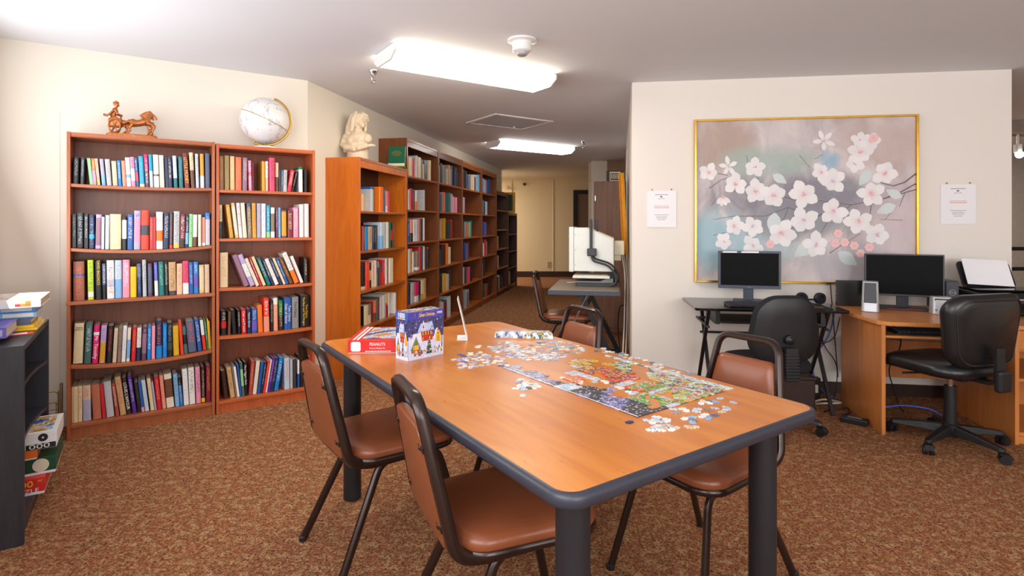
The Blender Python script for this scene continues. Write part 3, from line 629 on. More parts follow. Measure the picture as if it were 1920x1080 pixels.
# the many far books: one mass
s = S(); cells = []
def far_cell(i, z, cols, frac=1.0):
    a, b = SS[i] + .03, SS[i + 1] - .03; n = len(cols); w = (b - a) * frac / n
    for j, cc in enumerate(cols):
        x0 = a + j * w; h = rnd.uniform(.2, .27); ins = rnd.uniform(.03, .06); c = PAL[cc]; v_ = rnd.uniform(.7, 1.05)
        s.col = tuple(x * v_ for x in c[:3]) + (1,); s.box(x0, x0 + w * .94, ins, ins + .18, z + .001, z + h)
for i, rows in ((2, ['ivory silver black grey taupe silver tan grey slate navy charcoal black', 'black slate grey coral teal pine silver pink pink', 'grey tan red mustard black charcoal red', 'black charcoal espresso black orange ivory', 'teal black navy gold ivory black charcoal', 'grey silver white maroon teal white black']),
                (3, ['pink charcoal black grey slate azure tan silver brown white sky', 'mauve lavender crimson', 'pink charcoal grey terracotta mint teal', 'silver navy blue violet brown', 'pine silver charcoal mauve rose black', 'grey charcoal silver slate ice']),
                (4, ['ice grey sky silver crimson blue blue', 'silver grey azure navy ice', 'khaki black blue violet', 'black grey white crimson silver', 'grey silver navy white', 'pink grey charcoal green brick black charcoal black']),
                (5, ['pine', 'red brick', 'brick coral tan', 'ivory brown beige', 'silver white charcoal taupe ivory black silver navy'])):
    zz = ZT if i < 5 else [1.55, 1.2, .85, .5, .1]
    for r, cols in enumerate(rows):
        n = len(cols.split()); far_cell(i, zz[r], cols.split(), min(.98, n * .098))
SS[6] += .02; far_cell(6, .1, ['ivory', 'white', 'tan', 'silver'], .4)
o = obj('library_books', s, 'vcol', None, loc=ROW, rot=(0, 0, RZ), kind='stuff'); tag(o, 'rows of mixed books filling the farther bookcases down the aisle', 'books', 'books in the farther aisle bookcases')
# ------------------------------------------------------------------ things on top of the bookcases
def sculpt(name, s, mat, parent, voxel, smooth=2):
    o = obj(name, s, mat, parent)
    r = o.modifiers.new('r', 'REMESH'); r.mode = 'VOXEL'; r.voxel_size = voxel; r.use_smooth_shade = True
    if smooth: m = o.modifiers.new('cs', 'SMOOTH'); m.iterations = smooth; m.factor = .5
    return o
# bronze chariot
P = CA + A1 * .325 + A2 * .12
t = thing('chariot_statuette', 'small bronze horse and chariot figurine on top of the wide cherry bookcase', 'figurine', (P.x, P.y, 1.857), RA); t.scale = (.9, .9, 1.16)
s = S().prism(rrect(.305, .09, .02, 4), 0, .016); s.prism(rrect(.29, .076, .018, 4), .014, .022); obj('base', s, 'bronze', t, 40, bevel=.002)
wh = None
for y in (-.034, .034):
    s = S(); s.at((-.105, y, .059), (R(90), 0, 0)); s.tube([(.034 * math.cos(a * math.pi / 10), .034 * math.sin(a * math.pi / 10), 0) for a in range(20)], .0045, 6, closed=True)
    for a in range(6): s.cyl((0, 0, 0), (.033 * math.cos(a * math.pi / 3), .033 * math.sin(a * math.pi / 3), 0), .003, n=6)
    s.ball((0, 0, 0), (.008, .008, .007), 8, 6); obj('wheel', s, 'bronze', t, 50)
s = S(); s.box(-.145, -.075, -.028, .028, .056, .064)
for y in (-.026, .026): s.at((-.105, y, .085), (0, 0, 0)).ball((0, 0, 0), (.042, .005, .03))
s.at((-.068, 0, .085)).ball((0, 0, 0), (.008, .028, .036)); s.at(); s.cyl((-.105, -.034, .059), (-.105, .034, .059), .005); s.tube([(-.075, 0, .06), (-.02, 0, .07), (.03, 0, .085)], .005)
s.ball((-.05, 0, .085), (.03, .02, .014)); sculpt('chariot_car', s, 'bronze', t, .0035, 1)
s = S()   # the driver, knees bent and leaning forward, cape flying back, crested helmet
s.tube([(-.12, .012, .062), (-.1, .014, .085), (-.112, .01, .108)], .011, 8, rs=[.008, .0105, .014]); s.tube([(-.13, -.012, .062), (-.108, -.014, .085), (-.114, -.01, .108)], .011, 8, rs=[.008, .0105, .014])
s.tube([(-.114, 0, .104), (-.108, 0, .128), (-.1, 0, .15), (-.096, 0, .163)], .016, 10, rs=[.017, .0165, .02, .009])
s.ball((-.091, 0, .18), (.013, .011, .015)); s.ball((-.098, 0, .186), (.017, .005, .014)); s.tube([(-.114, 0, .187), (-.095, 0, .2), (-.077, 0, .19)], .0045)
s.ball((-.077, 0, .177), (.004, .004, .004))
for y in (-1, 1): s.tube([(-.1, y * .019, .15), (-.088, y * .024, .128), (-.066, y * .012, .122)], .007, 8, rs=[.009, .007, .0055]); s.ball((-.063, y * .011, .122), .0065)
for i in range(6): q = i / 5; s.tube([(-.105, -.02 + .04 * q, .152), (-.125, -.024 + .048 * q, .13), (-.15, -.02 + .04 * q, .112 + .01 * q), (-.17, -.014 + .028 * q, .12 + .006 * math.sin(i * 2))], .007, 6, rs=[.007, .007, .006, .003])
sculpt('driver', s, 'bronze', t, .0028, 1)
for y, dx in ((-.02, .012), (.02, -.006)):   # two horses at the gallop
    s = S().at((dx, y, 0))
    s.tube([(-.01, 0, .085), (.02, 0, .086), (.055, 0, .093), (.08, 0, .104)], .02, 10, rs=[.02, .0185, .02, .018]); s.ball((-.008, 0, .087), (.024, .018, .022)); s.ball((.078, 0, .1), (.022, .017, .022))
    s.tube([(.08, 0, .108), (.096, 0, .128), (.112, 0, .138)], .013, 8, rs=[.017, .0125, .0095]); s.tube([(.106, 0, .14), (.124, 0, .129), (.138, 0, .114)], .009, 8, rs=[.0095, .0085, .0055])
    s.ball((.105, .006, .149), (.003, .0025, .007)); s.ball((.105, -.006, .149), (.003, .0025, .007))
    for i in range(7): q = i / 6; s.tube([(.072 + .034 * q, 0, .112 + .034 * q), (.06 + .034 * q, .003, .13 + .028 * q), (.046 + .03 * q, .002, .136 + .018 * q)], .004, 6, rs=[.006, .005, .002])
    s.tube([(-.028, 0, .094), (-.044, 0, .09), (-.062, 0, .078)], .005, 6, rs=[.006, .007, .002])
    for lz, pts in enumerate(([(-.016, .009, .078), (-.034, .01, .06), (-.026, .01, .046), (-.048, .01, .028)], [(-.012, -.009, .078), (-.028, -.01, .056), (-.022, -.01, .042), (-.04, -.01, .024)],
                              [(.084, .009, .092), (.112, .01, .092), (.128, .01, .076), (.122, .01, .062)], [(.08, -.009, .09), (.106, -.01, .082), (.12, -.01, .062), (.113, -.01, .048)])):
        s.tube(pts, .007, 8, rs=[.0125, .008, .0055, .0045]); s.ball(pts[-1], (.006, .005, .005))
    sculpt('horse', s, 'bronze', t, .0026, 1)
s = S(); s.tube([(.104, 0, .022), (.112, .004, .04), (.104, -.006, .055)], .012, 8, rs=[.018, .012, .01]); s.ball((.1, .012, .03), .011); s.ball((.118, -.01, .034), .011); s.tube([(.1, 0, .03), (.09, 0, .07)], .006); sculpt('tree_stump', s, 'bronze', t, .003, 1)

# globe
P = CB + A1 * .322 + A2 * .095
t = thing('desk_globe', 'white world globe on a gold stand on top of the narrow cherry bookcase', 'globe', (P.x, P.y, 1.85), R(18))
obj('base', S().lathe([(0, 0), (.088, 0), (.088, .006), (.07, .014), (.02, .02), (0, .02)], 28), 'white', t, 40)
obj('base_pattern', S().lathe([(.071, .0142), (.03, .0192), (.03, .02), (.0715, .0148)], 28), 'black', t)
obj('stem', S().lathe([(.022, .018), (.013, .026), (.012, .034), (.02, .042), (.0, .046)], 20), 'brass', t, 40)
k = NT('globe_map'); v = k.coord('Object', (1, 1, 1)); n = k.noise(v, 7, 5, .6); n2 = k.noise(v, 50, 3)
ln = k.ramp(n, (.485, rgb(226, 226, 228)), (.5, rgb(168, 166, 170)), (.515, rgb(232, 230, 228)))
ln = k.mix(k.math('MULTIPLY', k.math('GREATER_THAN', n2, .7), .35), ln, rgb(110, 105, 110)); M['globe'] = k.set(ln, .3, 0, .5)
gc = Vector((0, 0, .2)); gr = .166; tilt = R(24)
def ringpt(a, r): return (r * math.sin(a), 0, .2 + r * math.cos(a))
g_ = obj('ball', S().ball((0, 0, 0), gr, 40, 24), 'globe', t, 60, loc=(0, 0, .2), rot=(0, tilt, 0))
obj('equator_band', S().tube([(gr * 1.002 * math.cos(a * math.pi / 24), gr * 1.002 * math.sin(a * math.pi / 24), 0) for a in range(48)], .0022, 6, closed=True), 'brass', g_)
s = S().tube([ringpt(tilt + R(a), gr + .011) for a in range(0, 181, 6)], .006, 8, flat=(.7, 1.4)); s.cyl(ringpt(tilt, gr + .018), ringpt(tilt, gr - .002), .008); s.cyl(ringpt(tilt + math.pi, gr + .018), ringpt(tilt + math.pi, gr - .002), .008)
obj('meridian_arm', s, 'brass', t, 50)

# plaster bust of a woman with long hair, head bowed to the right
P = ROW + B1 * .27 - B2 * .15
t = thing('plaster_bust', 'cream plaster bust of a woman on top of the low oak bookcase', 'bust', (P.x, P.y, 1.86), R(-14))
s = S()
s.lathe([(.0, 0), (.088, 0), (.092, .02), (.09, .08), (.105, .13), (.0, .14)], 20)                                   # plinth cut like drapery
s.tube([(0, 0, .1), (.0, 0, .16), (.0, 0, .21), (-.005, 0, .25)], .1, 16, rs=[.092, .108, .112, .07], flat=(1.05, .72))  # chest
s.ball((-.1, .0, .205), (.045, .05, .05)); s.ball((.1, -.01, .19), (.04, .046, .045)); s.ball((.045, -.048, .17), (.036, .034, .036)); s.ball((-.035, -.052, .17), (.036, .034, .036))
s.tube([(-.12, 0, .2), (-.125, -.03, .14), (-.06, -.085, .105), (.06, -.09, .1), (.13, -.06, .125)], .028, 10, rs=[.035, .032, .028, .026, .024])   # folded arms
s.tube([(-.1, -.05, .12), (0, -.1, .13), (.1, -.07, .15)], .02, 8); s.tube([(-.11, -.03, .09), (.02, -.1, .085), (.12, -.05, .115)], .02, 8); s.tube([(.1, -.05, .12), (.15, -.02, .13), (.165, .01, .128)], .016, 8, rs=[.02, .014, .009])
s.tube([(-.005, .005, .24), (.005, -.005, .285), (.012, -.01, .31)], .038, 12, rs=[.048, .039, .042])                 # neck
s.at((0, 0, 0), (0, 0, R(36)))
s.ball((.012, -.008, .358), (.056, .064, .07), 20, 14, (R(14), R(10), R(8)))                                           # skull
s.ball((.03, -.045, .33), (.036, .036, .045), 14, 10, (R(14), R(8), 0)); s.ball((.034, -.062, .3), (.018, .018, .016))     # jaw, chin
s.tube([(.036, -.07, .362), (.041, -.088, .337), (.037, -.078, .33)], .008, 8, rs=[.006, .0105, .008]); s.ball((.036, -.076, .318), (.014, .008, .0045)); s.ball((.036, -.074, .31), (.012, .008, .004))
for dx in (-.022, .024): s.ball((.036 + dx, -.066, .362), (.012, .008, .006)); s.ball((.036 + dx * 1.05, -.068, .376), (.016, .008, .004))
rr = random.Random(3)
s.ball((-.005, .012, .35), (.07, .066, .082), 16, 12); s.tube([(-.03, .03, .36), (-.06, .03, .29), (-.08, .02, .22)], .04, 10, rs=[.05, .045, .03])
for i in range(40):                                                                                                        # hair in long locks
    a = R(20 + 300 * i / 39 - 120); px, py = .05 * math.sin(a), .055 * math.cos(a)
    if py < -.015 and abs(px - .012) < .044: continue
    L = .13 + .05 * rr.random(); w = .06 + .03 * rr.random()
    s.tube([(.008 + px * .3, -.002 + py * .3, .425), (.008 + px * 1.15, py * 1.15, .39), (px * 1.35 - .004, py * 1.3 + .006, .335), (px * 1.4 - .012 + .01 * rr.random(), py * 1.35 + .01, .425 - L)], .018, 8, rs=[.02, .021, .02, .012])
s.tube([(-.02, -.05, .41), (-.045, -.06, .36), (-.05, -.055, .3), (-.06, -.05, .25)], .018, 8, rs=[.014, .02, .021, .016]); s.tube([(.03, -.06, .415), (.07, -.045, .395), (.085, -.02, .35)], .016, 8, rs=[.012, .018, .012])
s.x = Matrix()
sculpt('figure', s, 'plaster', t, .0036, 2)

# green book standing face out on the low case
P = ROW + B1 * .945 - B2 * .075
t = tag(obj('book', S().box(-.085, .085, 0, .006, 0, .222).box(-.085, .085, .03, .036, 0, .222).box(.079, .085, .006, .03, 0, .222), 'green_cover', bevel=.0015, loc=(P.x, P.y, 1.861), rot=(R(-7), 0, RB + R(4))), 'dark green hardback standing face out beside the plaster bust', 'book')
obj('page_block', S().box(-.082, .077, .0062, .0298, .004, .217), 'pages', t)
obj('cover_band', S().box(-.0853, .0853, -.0006, .0004, .03, .048), 'white_ink', t); obj('cover_band', S().box(-.0853, .0853, -.0006, .0004, .018, .03), 'yellow_text', t)
s = S()
for i, w in enumerate((.07, .1, .11, .1, .06)): s.box(-w / 2, w / 2, -.0006, .0004, .17 - i * .011, .1745 - i * .011)
obj('gold_lettering', s, 'brass', t)
# leaflet and a framed picture on the far low cases
P = ROW + B1 * 5.6 - B2 * .15
tag(obj('booklet', S().box(-.1, .1, -.07, .07, 0, .012), 'paper', loc=(P.x, P.y, 1.96), rot=(0, R(-28), RB)), 'white booklet propped on top of the lower brown bookcase', 'booklet')
bpy.data.objects['booklet'].location.z = 1.953
P = ROW + B1 * 6.75 - B2 * .14
t = thing('framed_picture', 'small gilt framed picture standing on the dark walnut bookcase', 'picture', (P.x, P.y, 1.522), RB)
s = S()
for a in (-1, 1): s.box(a * .16 - .025, a * .16 + .025, -.015, .02, 0, .42); s.box(-.135, .135, -.015, .02, .185 + a * .185 - .0, .185 + a * .185 + .05)
obj('frame', s, 'gilt_wood', t, bevel=.004); obj('canvas', S().box(-.137, .137, 0, .012, .048, .372), 'teal_print' if 'teal_print' in M else 'green', t)

# ------------------------------------------------------------------ black shelf with games, and what lies on it
BS = Vector((-1.976, 2.246, 0))
t = thing('low_bookshelf', 'low black ash shelf unit at the left edge, piled with books', 'shelf', BS, RA)
for y in (0, .74): obj('side_panel', S().box(-.31, 0, y, y + .022, 0, .808), 'black_ash', t, bevel=.0015)
obj('top_panel', S().box(-.31, 0, .0225, .7395, .786, .8075), 'black_ash', t, bevel=.0015)
obj('back_panel', S().box(-.31, -.303, .0225, .7395, .05, .785), 'black_ash', t)
for z in (.6, .365, .07):
    s = S(); n = 10; rg = []
    for i in range(n + 1):
        y = .0225 + .717 * i / n; q = 2 * i / n - 1; dx = -.03 * (1 - q * q) if z > .1 else 0
        rg.append([(-.302, y, z - .018), (-.302, y, z), (-.004 + dx, y, z), (-.004 + dx, y, z - .018)])
    s.rings(rg); obj('shelf', s, 'black_ash', t, bevel=.0015)
obj('plinth', S().box(-.03, -.015, .0225, .7395, 0, .051), 'black_ash', t)
def local(o, R_, p): return (Matrix.Translation(o) @ Matrix.Rotation(R_, 4, 'Z')) @ Vector(p)
def carton(name, label, cat, org, rz, x0, x1, y0, y1, z0, z1, mat, group=None, lid=.85):
    """a lidded card box: tray and lid are parts"""
    p = local(org, rz, ((x0 + x1) / 2, (y0 + y1) / 2, z0)); t = thing(name, label, cat, p, rz, group); w, d, h = x1 - x0, y1 - y0, z1 - z0
    obj('tray', S().box(-w / 2 + .002, w / 2 - .002, -d / 2 + .002, d / 2 - .002, 0, h * .6), 'paper', t, bevel=.001)
    obj('lid', S().box(-w / 2, w / 2, -d / 2, d / 2, h * (1 - lid) if lid < 1 else .001, h), mat, t, bevel=.0015)
    return t, w, d, h
def blotch(s, x0, x1, y0, y1, z, cols, nx, ny, seed, fx=5, fy=7):
    """a small printed picture: patches of colour that drift across the sheet"""
    r2 = random.Random(seed)
    for i in range(nx):
        for j in range(ny):
            u, v = (i + .5) / nx, (j + .5) / ny; n = .5 + .28 * math.sin(u * fx * 2.1 + seed + 2 * math.sin(v * fy)) + .25 * math.sin(v * fy * 1.9 + 2.3 * math.sin(u * fx + seed)) + r2.uniform(-.16, .16)
            c = PAL[cols[int(max(0, min(.999, n)) * len(cols))]]; f_ = r2.uniform(.8, 1.12); s.col = tuple(min(1, q * f_) for q in c[:3]) + (1,)
            a, b, c0, d0 = x0 + (x1 - x0) * i / nx, x0 + (x1 - x0) * (i + 1) / nx, y0 + (y1 - y0) * j / ny, y0 + (y1 - y0) * (j + 1) / ny
            s.add([(a, c0, z), (b, c0, z), (b, d0, z), (a, d0, z)], [(0, 1, 2, 3)])
def pict(s, x0, x1, y0, y1, z, cols, nx, ny, seed, vert=None):
    r2 = random.Random(seed)
    for i in range(nx):
        for j in range(ny):
            c = PAL[cols[r2.randrange(len(cols))]]; f_ = r2.uniform(.8, 1.1); s.col = tuple(min(1, q * f_) for q in c[:3]) + (1,)
            a, b, c0, d0 = x0 + (x1 - x0) * i / nx, x0 + (x1 - x0) * (i + 1) / nx, y0 + (y1 - y0) * j / ny, y0 + (y1 - y0) * (j + 1) / ny
            if vert is None: s.add([(a, c0, z), (b, c0, z), (b, d0, z), (a, d0, z)], [(0, 1, 2, 3)])
            else: s.add([(a, vert, c0), (b, vert, c0), (b, vert, d0), (a, vert, d0)], [(0, 1, 2, 3)])
G = 'puzzle boxes in the low black shelf'
t, w, d, h = carton('puzzle_box', 'red puzzle box lettered PUZZLE, lowest of the stack in the black shelf', 'puzzle box', BS, RA, -.22, .03, .33, .60, .071, .145, 'red', G)
text('lettering', '500', .04, 'yellow_text', t, (w / 2 - .075, -d / 2 - .0008, h * .68), (R(90), 0, 0), 1.15); text('lettering', 'PUZZLE', .026, 'white_ink', t, (w / 2 - .075, -d / 2 - .0008, h * .26), (R(90), 0, 0), 1.2)
text('lettering', 'PC', .014, 'yellow_text', t, (w / 2 - .016, -d / 2 - .0008, h * .8), (R(90), 0, 0))
t, w, d, h = carton('puzzle_box', 'dark green puzzle box with a cream round seal, in the stack in the black shelf', 'puzzle box', BS, RA, -.22, .066, .37, .66, .1455, .222, 'green', G)
obj('round_seal', S().at((w / 2 - .055, -d / 2 - .0006, h * .55), (R(90), 0, 0)).lathe([(0, .001), (.03, .001), (.03, 0)], 24), 'beige', t); text('lettering', '1000', .016, 'yellow_text', t, (w / 2 - .125, -d / 2 - .001, h * .5), (R(90), R(-90), 0))
t, w, d, h = carton('puzzle_box', 'flat orange puzzle box between the green and the white one in the black shelf', 'puzzle box', BS, RA, -.25, .0, .36, .62, .2225, .264, 'orange', G)
obj('label_line', S().box(.04, .08, -d / 2 - .001, -d / 2, .018, .024), 'white_ink', t)
t, w, d, h = carton('puzzle_box', 'white puzzle box topmost of the stack sticking out of the black shelf', 'puzzle box', BS, RA, -.2, .07, .36, .64, .2645, .342, 'white', G)
s = S(); blotch(s, -w / 2 + .02, w / 2 - .02, -d / 2 + .02, d / 2 - .02, h + .0006, ['blue', 'slate', 'sky', 'ice', 'tan', 'cream', 'gold', 'terracotta'], 24, 26, 5); obj('cover_picture', s, 'vcol', t)
obj('black_strip', S().box(-w / 2 + .03, w / 2 - .004, -d / 2 - .0012, -d / 2, .002, .026), 'black', t); text('lettering', '1000', .03, 'white_ink', t, (w / 2 - .075, -d / 2 - .0016, .014), (R(90), 0, 0), 1.7)
obj('camera_motif', S().at((w / 2 - .05, -d / 2 - .0006, h * .68), (R(90), 0, 0)).lathe([(0, .001), (.018, .001), (.018, 0)], 20), 'black', t); obj('camera_motif_centre', S().at((w / 2 - .05, -d / 2 - .0016, h * .68), (R(90), 0, 0)).lathe([(0, .001), (.004, .001), (.004, 0)], 12), 'white', t)
carton('puzzle_box', 'yellow box standing on edge in the black shelf', 'puzzle box', BS, RA, -.22, -.03, .21, .245, .071, .25, 'yellow', G, 1)
carton('puzzle_box', 'blue box standing on edge nearest the side panel of the black shelf', 'puzzle box', BS, RA, -.2, -.035, .12, .17, .071, .2, 'blue', G, 1)
# gold wire magazine rack between the black shelf and the wide bookcase
P = CA - A1 * .19 + A2 * .12
t = thing('wire_rack', 'low gold wire magazine rack between the black shelf and the wide bookcase', 'rack', P, RA)
for z in (.30, .235): obj('rim_wire', S().tube(fillet([(-.14, -.1, z - .06), (-.14, -.1, z), (.15, -.1, z), (.15, -.1, z - .06)], .03), .004, 8), 'wire', t)
for x in (-.12, -.03, .06, .14): obj('cross_wire', S().tube(fillet([(x, -.1, .24), (x, -.1, .02), (x, .1, .02), (x, .1, .3)], .03), .003, 6), 'wire', t)
for y in (-.1, .1): obj('foot_wire', S().tube(fillet([(-.14, y, .3), (-.14, y, .004), (.15, y, .004), (.15, y, .3)], .03), .004, 8), 'wire', t)
obj('side_wire', S().tube([(-.14, -.1, .19), (.15, -.1, .19)], .003, 6), 'wire', t)

def flat_book(label, x0, x1, y0, y1, z0, z1, c, band=None, group='books piled on the black shelf', rz=0, name='book', ink=None):
    """a closed book lying flat, spine towards the room (-y)"""
    p = local(BS, RA, ((x0 + x1) / 2, (y0 + y1) / 2, z0)); w, d, h = x1 - x0, y1 - y0, z1 - z0
    s = S(); e = min(.003, h * .12); s.box(-w / 2, w / 2, -d / 2, d / 2, 0, e); s.box(-w / 2, w / 2, -d / 2, d / 2, h - e, h); s.box(-w / 2, w / 2, -d / 2, -d / 2 + .004, e, h - e)
    col = 'flat_' + c
    if col not in M: M[col] = plain(col, PAL[c], .32, 0, .5, .03)
    o = tag(obj(name, s, col, bevel=.001, loc=p, rot=(0, 0, RA + rz)), label, 'book' if name == 'book' else name, group)
    obj('page_block', S().box(-w / 2 + .003, w / 2 - .003, -d / 2 + .0045, d / 2 - .003, e, h - e), 'pages', o)
    if band:
        cb = 'flat_' + band
        if cb not in M: M[cb] = plain(cb, PAL[band], .35, 0, .5, .03)
        obj('spine_label', S().box(w / 2 - .12, w / 2 - .012, -d / 2 - .0006, -d / 2, h * .2, h * .8), cb, o)
    return o, w, d, h
z = .8085
flat_book('thin green book lying at the near end of the black shelf top', -.33, -.13, .07, .36, z, z + .017, 'mint')
flat_book('lilac blue paperback lying on the thin green book', -.33, -.07, .11, .37, z + .0175, z + .062, 'violet', 'lavender')
for i in range(2):
    o, w, d, h = flat_book(['yellow bordered magazine lying under the tall stack on the black shelf', 'upper yellow bordered magazine, right under the dark grey book'][i], -.31, -.005 - .012 * i, .40, .67, z + .0125 * i, z + .0125 * i + .012, 'yellow', None, 'magazines on the black shelf', 0, 'magazine')
zz = z + .0255
for lab, x0, x1, y0, y1, h, c, b in (('dark grey book on the yellow magazines, lowest book of the tall stack', -.33, -.03, .42, .66, .03, 'slate', None), ('light blue book in the tall stack, under the bright blue one', -.34, -.01, .43, .65, .027, 'sky', 'white'),
                                     ('bright blue book right under the big white book', -.34, -.015, .42, .67, .027, 'azure', 'silver'), ('big white hardback topmost on the black shelf stack', -.35, .012, .36, .70, .036, 'white', None)):
    o, w, d, h = flat_book(lab, x0, x1, y0, y1, zz, zz + h, c, b); zz += h + .0005
    if c == 'white':
        s = S(); pict(s, -.02, .08, -.12, .12, h + .0006, ['peach', 'beige', 'ivory', 'white'], 4, 9, 3); obj('cover_picture', s, 'vcol', o)
        s = S(); pict(s, w / 2 - .09, w / 2 - .035, .006, .03, 0, ['gold', 'crimson', 'orange', 'cream'], 3, 2, 4, vert=-d / 2 - .0006); obj('spine_picture', s, 'vcol', o)
tag(obj('leaflet', S().box(-.05, .05, -.04, .04, 0, .0012), 'red', loc=local(BS, RA, (-.06, .32, z)), rot=(0, 0, RA + R(8))), 'small red and white leaflet on the front edge of the black shelf', 'leaflet')
obj('leaflet_print', S().box(-.03, .03, -.018, .018, .0012, .0018), 'white_ink', bpy.data.objects['leaflet'])

# ------------------------------------------------------------------ puzzle table
TZ = .738; TC = Vector((.0115, 2.181, 0)); TL, TW = 1.86, 1.02
T = thing('puzzle_table', 'large cherry laminate table with grey rubber edge holding the unfinished puzzle', 'table', TC, RA)
out = rrect(TW - .03, TL - .03, .047, 6)
obj('tabletop', S().puff(out, [(0, TZ - .034), (0, TZ - .001), (.001, TZ)]), 'table_top', T)
o2 = rrect(TW, TL, .062, 6); i2 = rrect(TW - .03, TL - .03, .047, 6); h_ = .036
prof = [(0.0, .018), (.08, .027), (.3, .033), (.7, .0355), (1.0, .036)]
rg = [[(a[0] + (b[0] - a[0]) * f, a[1] + (b[1] - a[1]) * f, TZ - .036 + z) for a, b in zip(o2, i2)] for f, z in [(1, 0), (.7, .0005), (.3, .003), (.08, .009)] + prof] 
obj('edge_band', S().rings(rg, (False, False)), 'bumper', T, 60)
obj('apron', S().box(-TW / 2 + .13, TW / 2 - .13, -TL / 2 + .13, TL / 2 - .13, TZ - .06, TZ - .035), 'table_leg', T)
for sx in (-1, 1):
    for sy in (-1, 1):
        s = S().at((sx * (TW / 2 - .125), sy * (TL / 2 - .125), 0)).lathe([(.036, 0), (.041, .004), (.041, TZ - .035)], 28); obj('leg', s, 'table_leg', T, 40)

# ------------------------------------------------------------------ brown vinyl chairs
def chair(label, p, az, first=[None], dz=0):
    if first[0] is None:
        t = thing('dining_chair', label, 'chair', (p[0], p[1], 0), -R(az), 'brown vinyl stacking chairs'); first[0] = t
        out = rrect(.40, .43, .09, 6, 0, .0, .43)
        s = S().puff(out, [(.02, .428), (.004, .432), (0, .44), (0, .455), (.006, .466), (.022, .475), (.06, .481), (.13, .484)]); obj('seat', s, 'vinyl', t, 55)
        s = S().tube([(x * .985, y * .985, .424) for x, y in out], .011, 8, closed=True, flat=(.8, 1.1)); obj('seat_rim', s, 'chair_metal', t, 50)
        # back frame: one square tube, up each side, round at the top and curling under the seat at the bottom
        L = [(-.165, .12, .405), (-.165, -.16, .405), (-.186, -.235, .44), (-.128, -.318, .842)]; Rr = [(-x, y, z) for x, y, z in reversed(L)]
        s = S().tube(fillet(L + Rr, .052, 6), .014, 8, flat=(1.0, 1.3)); obj('back_frame', s, 'chair_metal', t, 50)
        s = S().tube(fillet([(-.184, -.238, .455), (-.16, -.215, .412), (.16, -.215, .412), (.184, -.238, .455)], .05, 5), .011, 8); obj('lower_crossbar', s, 'chair_metal', t, 50)
        s = S().puff(rrect(.338, .325, .03, 4, 0, 0, .256), [(.012, -.012), (.002, -.01), (0, -.004), (0, .01), (.008, .02), (.03, .027), (.08, .03)])
        o = obj('backrest', s, 'vinyl', t, 55, loc=(0, -.276, .605), rot=(R(90) - math.atan2(.083, .402), 0, R(180)))
        for x in (-1, 1):
            for z in (-.1, .11):
                s = S().at((x * (.132 - .11 * z), z, -.012), (0, 0, 0)).ball((0, 0, 0), (.008, .008, .005), 8, 6); s.box(-.014 if x > 0 else -.026, .026 if x > 0 else .014, -.008, .008, -.001, .003)
                obj('bolt_bracket', s, 'chair_metal', o, 40)
        for sx in (-1, 1):
            obj('leg', S().tube(fillet([(sx * .15, .0, .398), (sx * .15, .14, .398), (sx * .205, .245, 0.004)], .06, 6), .0125, 8, flat=(1.0, 1.25)), 'chair_metal', t, 50)
            obj('leg', S().tube(fillet([(sx * .15, .0, .398), (sx * .15, -.1, .398), (sx * .205, -.285, 0.004)], .06, 6), .0125, 8, flat=(1.0, 1.25)), 'chair_metal', t, 50)
            for y in (.245, -.285):
                f = obj('foot_cap', S().at((sx * .205, y, 0)).lathe([(.016, 0), (.016, .016), (.012, .02), (0, .02)], 12), 'black', t, 40)
        return t
    src = first[0]; r = src.copy(); C.objects.link(r); r.location = (p[0], p[1], 0); r.rotation_euler = (0, 0, -R(az)); r['label'] = label
    for ch in list(src.children):
        c = ch.copy(); C.objects.link(c); c.parent = r
        for g_ in ch.children: d = g_.copy(); C.objects.link(d); d.parent = c
    return r
chair('brown vinyl chair nearest the camera, pulled up to the table\'s near corner', (-.012, 1.70), 65)
chair('brown vinyl chair at the table side nearest the cherry bookcases, below the red box', (-.509, 2.289), 53)
chair('brown vinyl chair tucked under the table in front of the black task chair', (.69, 2.06), 236)
chair('brown vinyl chair at the far table side, before the microfilm reader stand', (.125, 2.81), 236)
chair('brown vinyl chair seen side on by the microfilm reader stand, facing right', (.53, 5.2), 100)
# ------------------------------------------------------------------ on the table: boxes, holder, poster
p = on(650, 662, TZ); RT = R(2)
t = thing('puzzle_box', 'flat red puzzle box with white lettering on the far left of the table', 'puzzle box', (p.x + .128, p.y + .155, TZ), RT)
w, d, h = .256, .31, .057
obj('tray', S().box(-w / 2 + .002, w / 2 - .002, -d / 2 + .002, d / 2 - .002, 0, .03), 'paper', t)
obj('lid', S().box(-w / 2, w / 2, -d / 2, d / 2, .002, h), 'red', t, bevel=.0015)
s = S(); blotch(s, -w / 2 + .055, w / 2 - .012, -d / 2 + .03, d / 2 - .02, h + .0006, ['slate', 'blue', 'lavender', 'sky', 'ice', 'white', 'ice', 'silver', 'coral', 'gold'], 30, 36, 9, 4, 6); obj('cover_picture', s, 'vcol_gloss', t)
obj('white_stripe', S().box(-w / 2 + .02, -w / 2 + .028, -d / 2 + .004, d / 2 - .004, h, h + .0007).box(-w / 2 + .036, -w / 2 + .046, -d / 2 + .004, d / 2 - .004, h, h + .0007), 'white_ink', t)
obj('info_panel', S().prism(rrect(.042, .042, .008, 3, -w / 2 + .035, h / 2), 0, .0008), 'paper', t, rot=(R(90), 0, 0), loc=(0, -d / 2, 0))
text('lettering', 'PEANUTS', .019, 'white_ink', t, (-w / 2 + .128, -d / 2 - .0006, .038), (R(90), 0, 0), .85)
text('lettering', 'Peanuts Skating Fun', .0085, 'white_ink', t, (-w / 2 + .128, -d / 2 - .0006, .021), (R(90), 0, 0))
s = S()
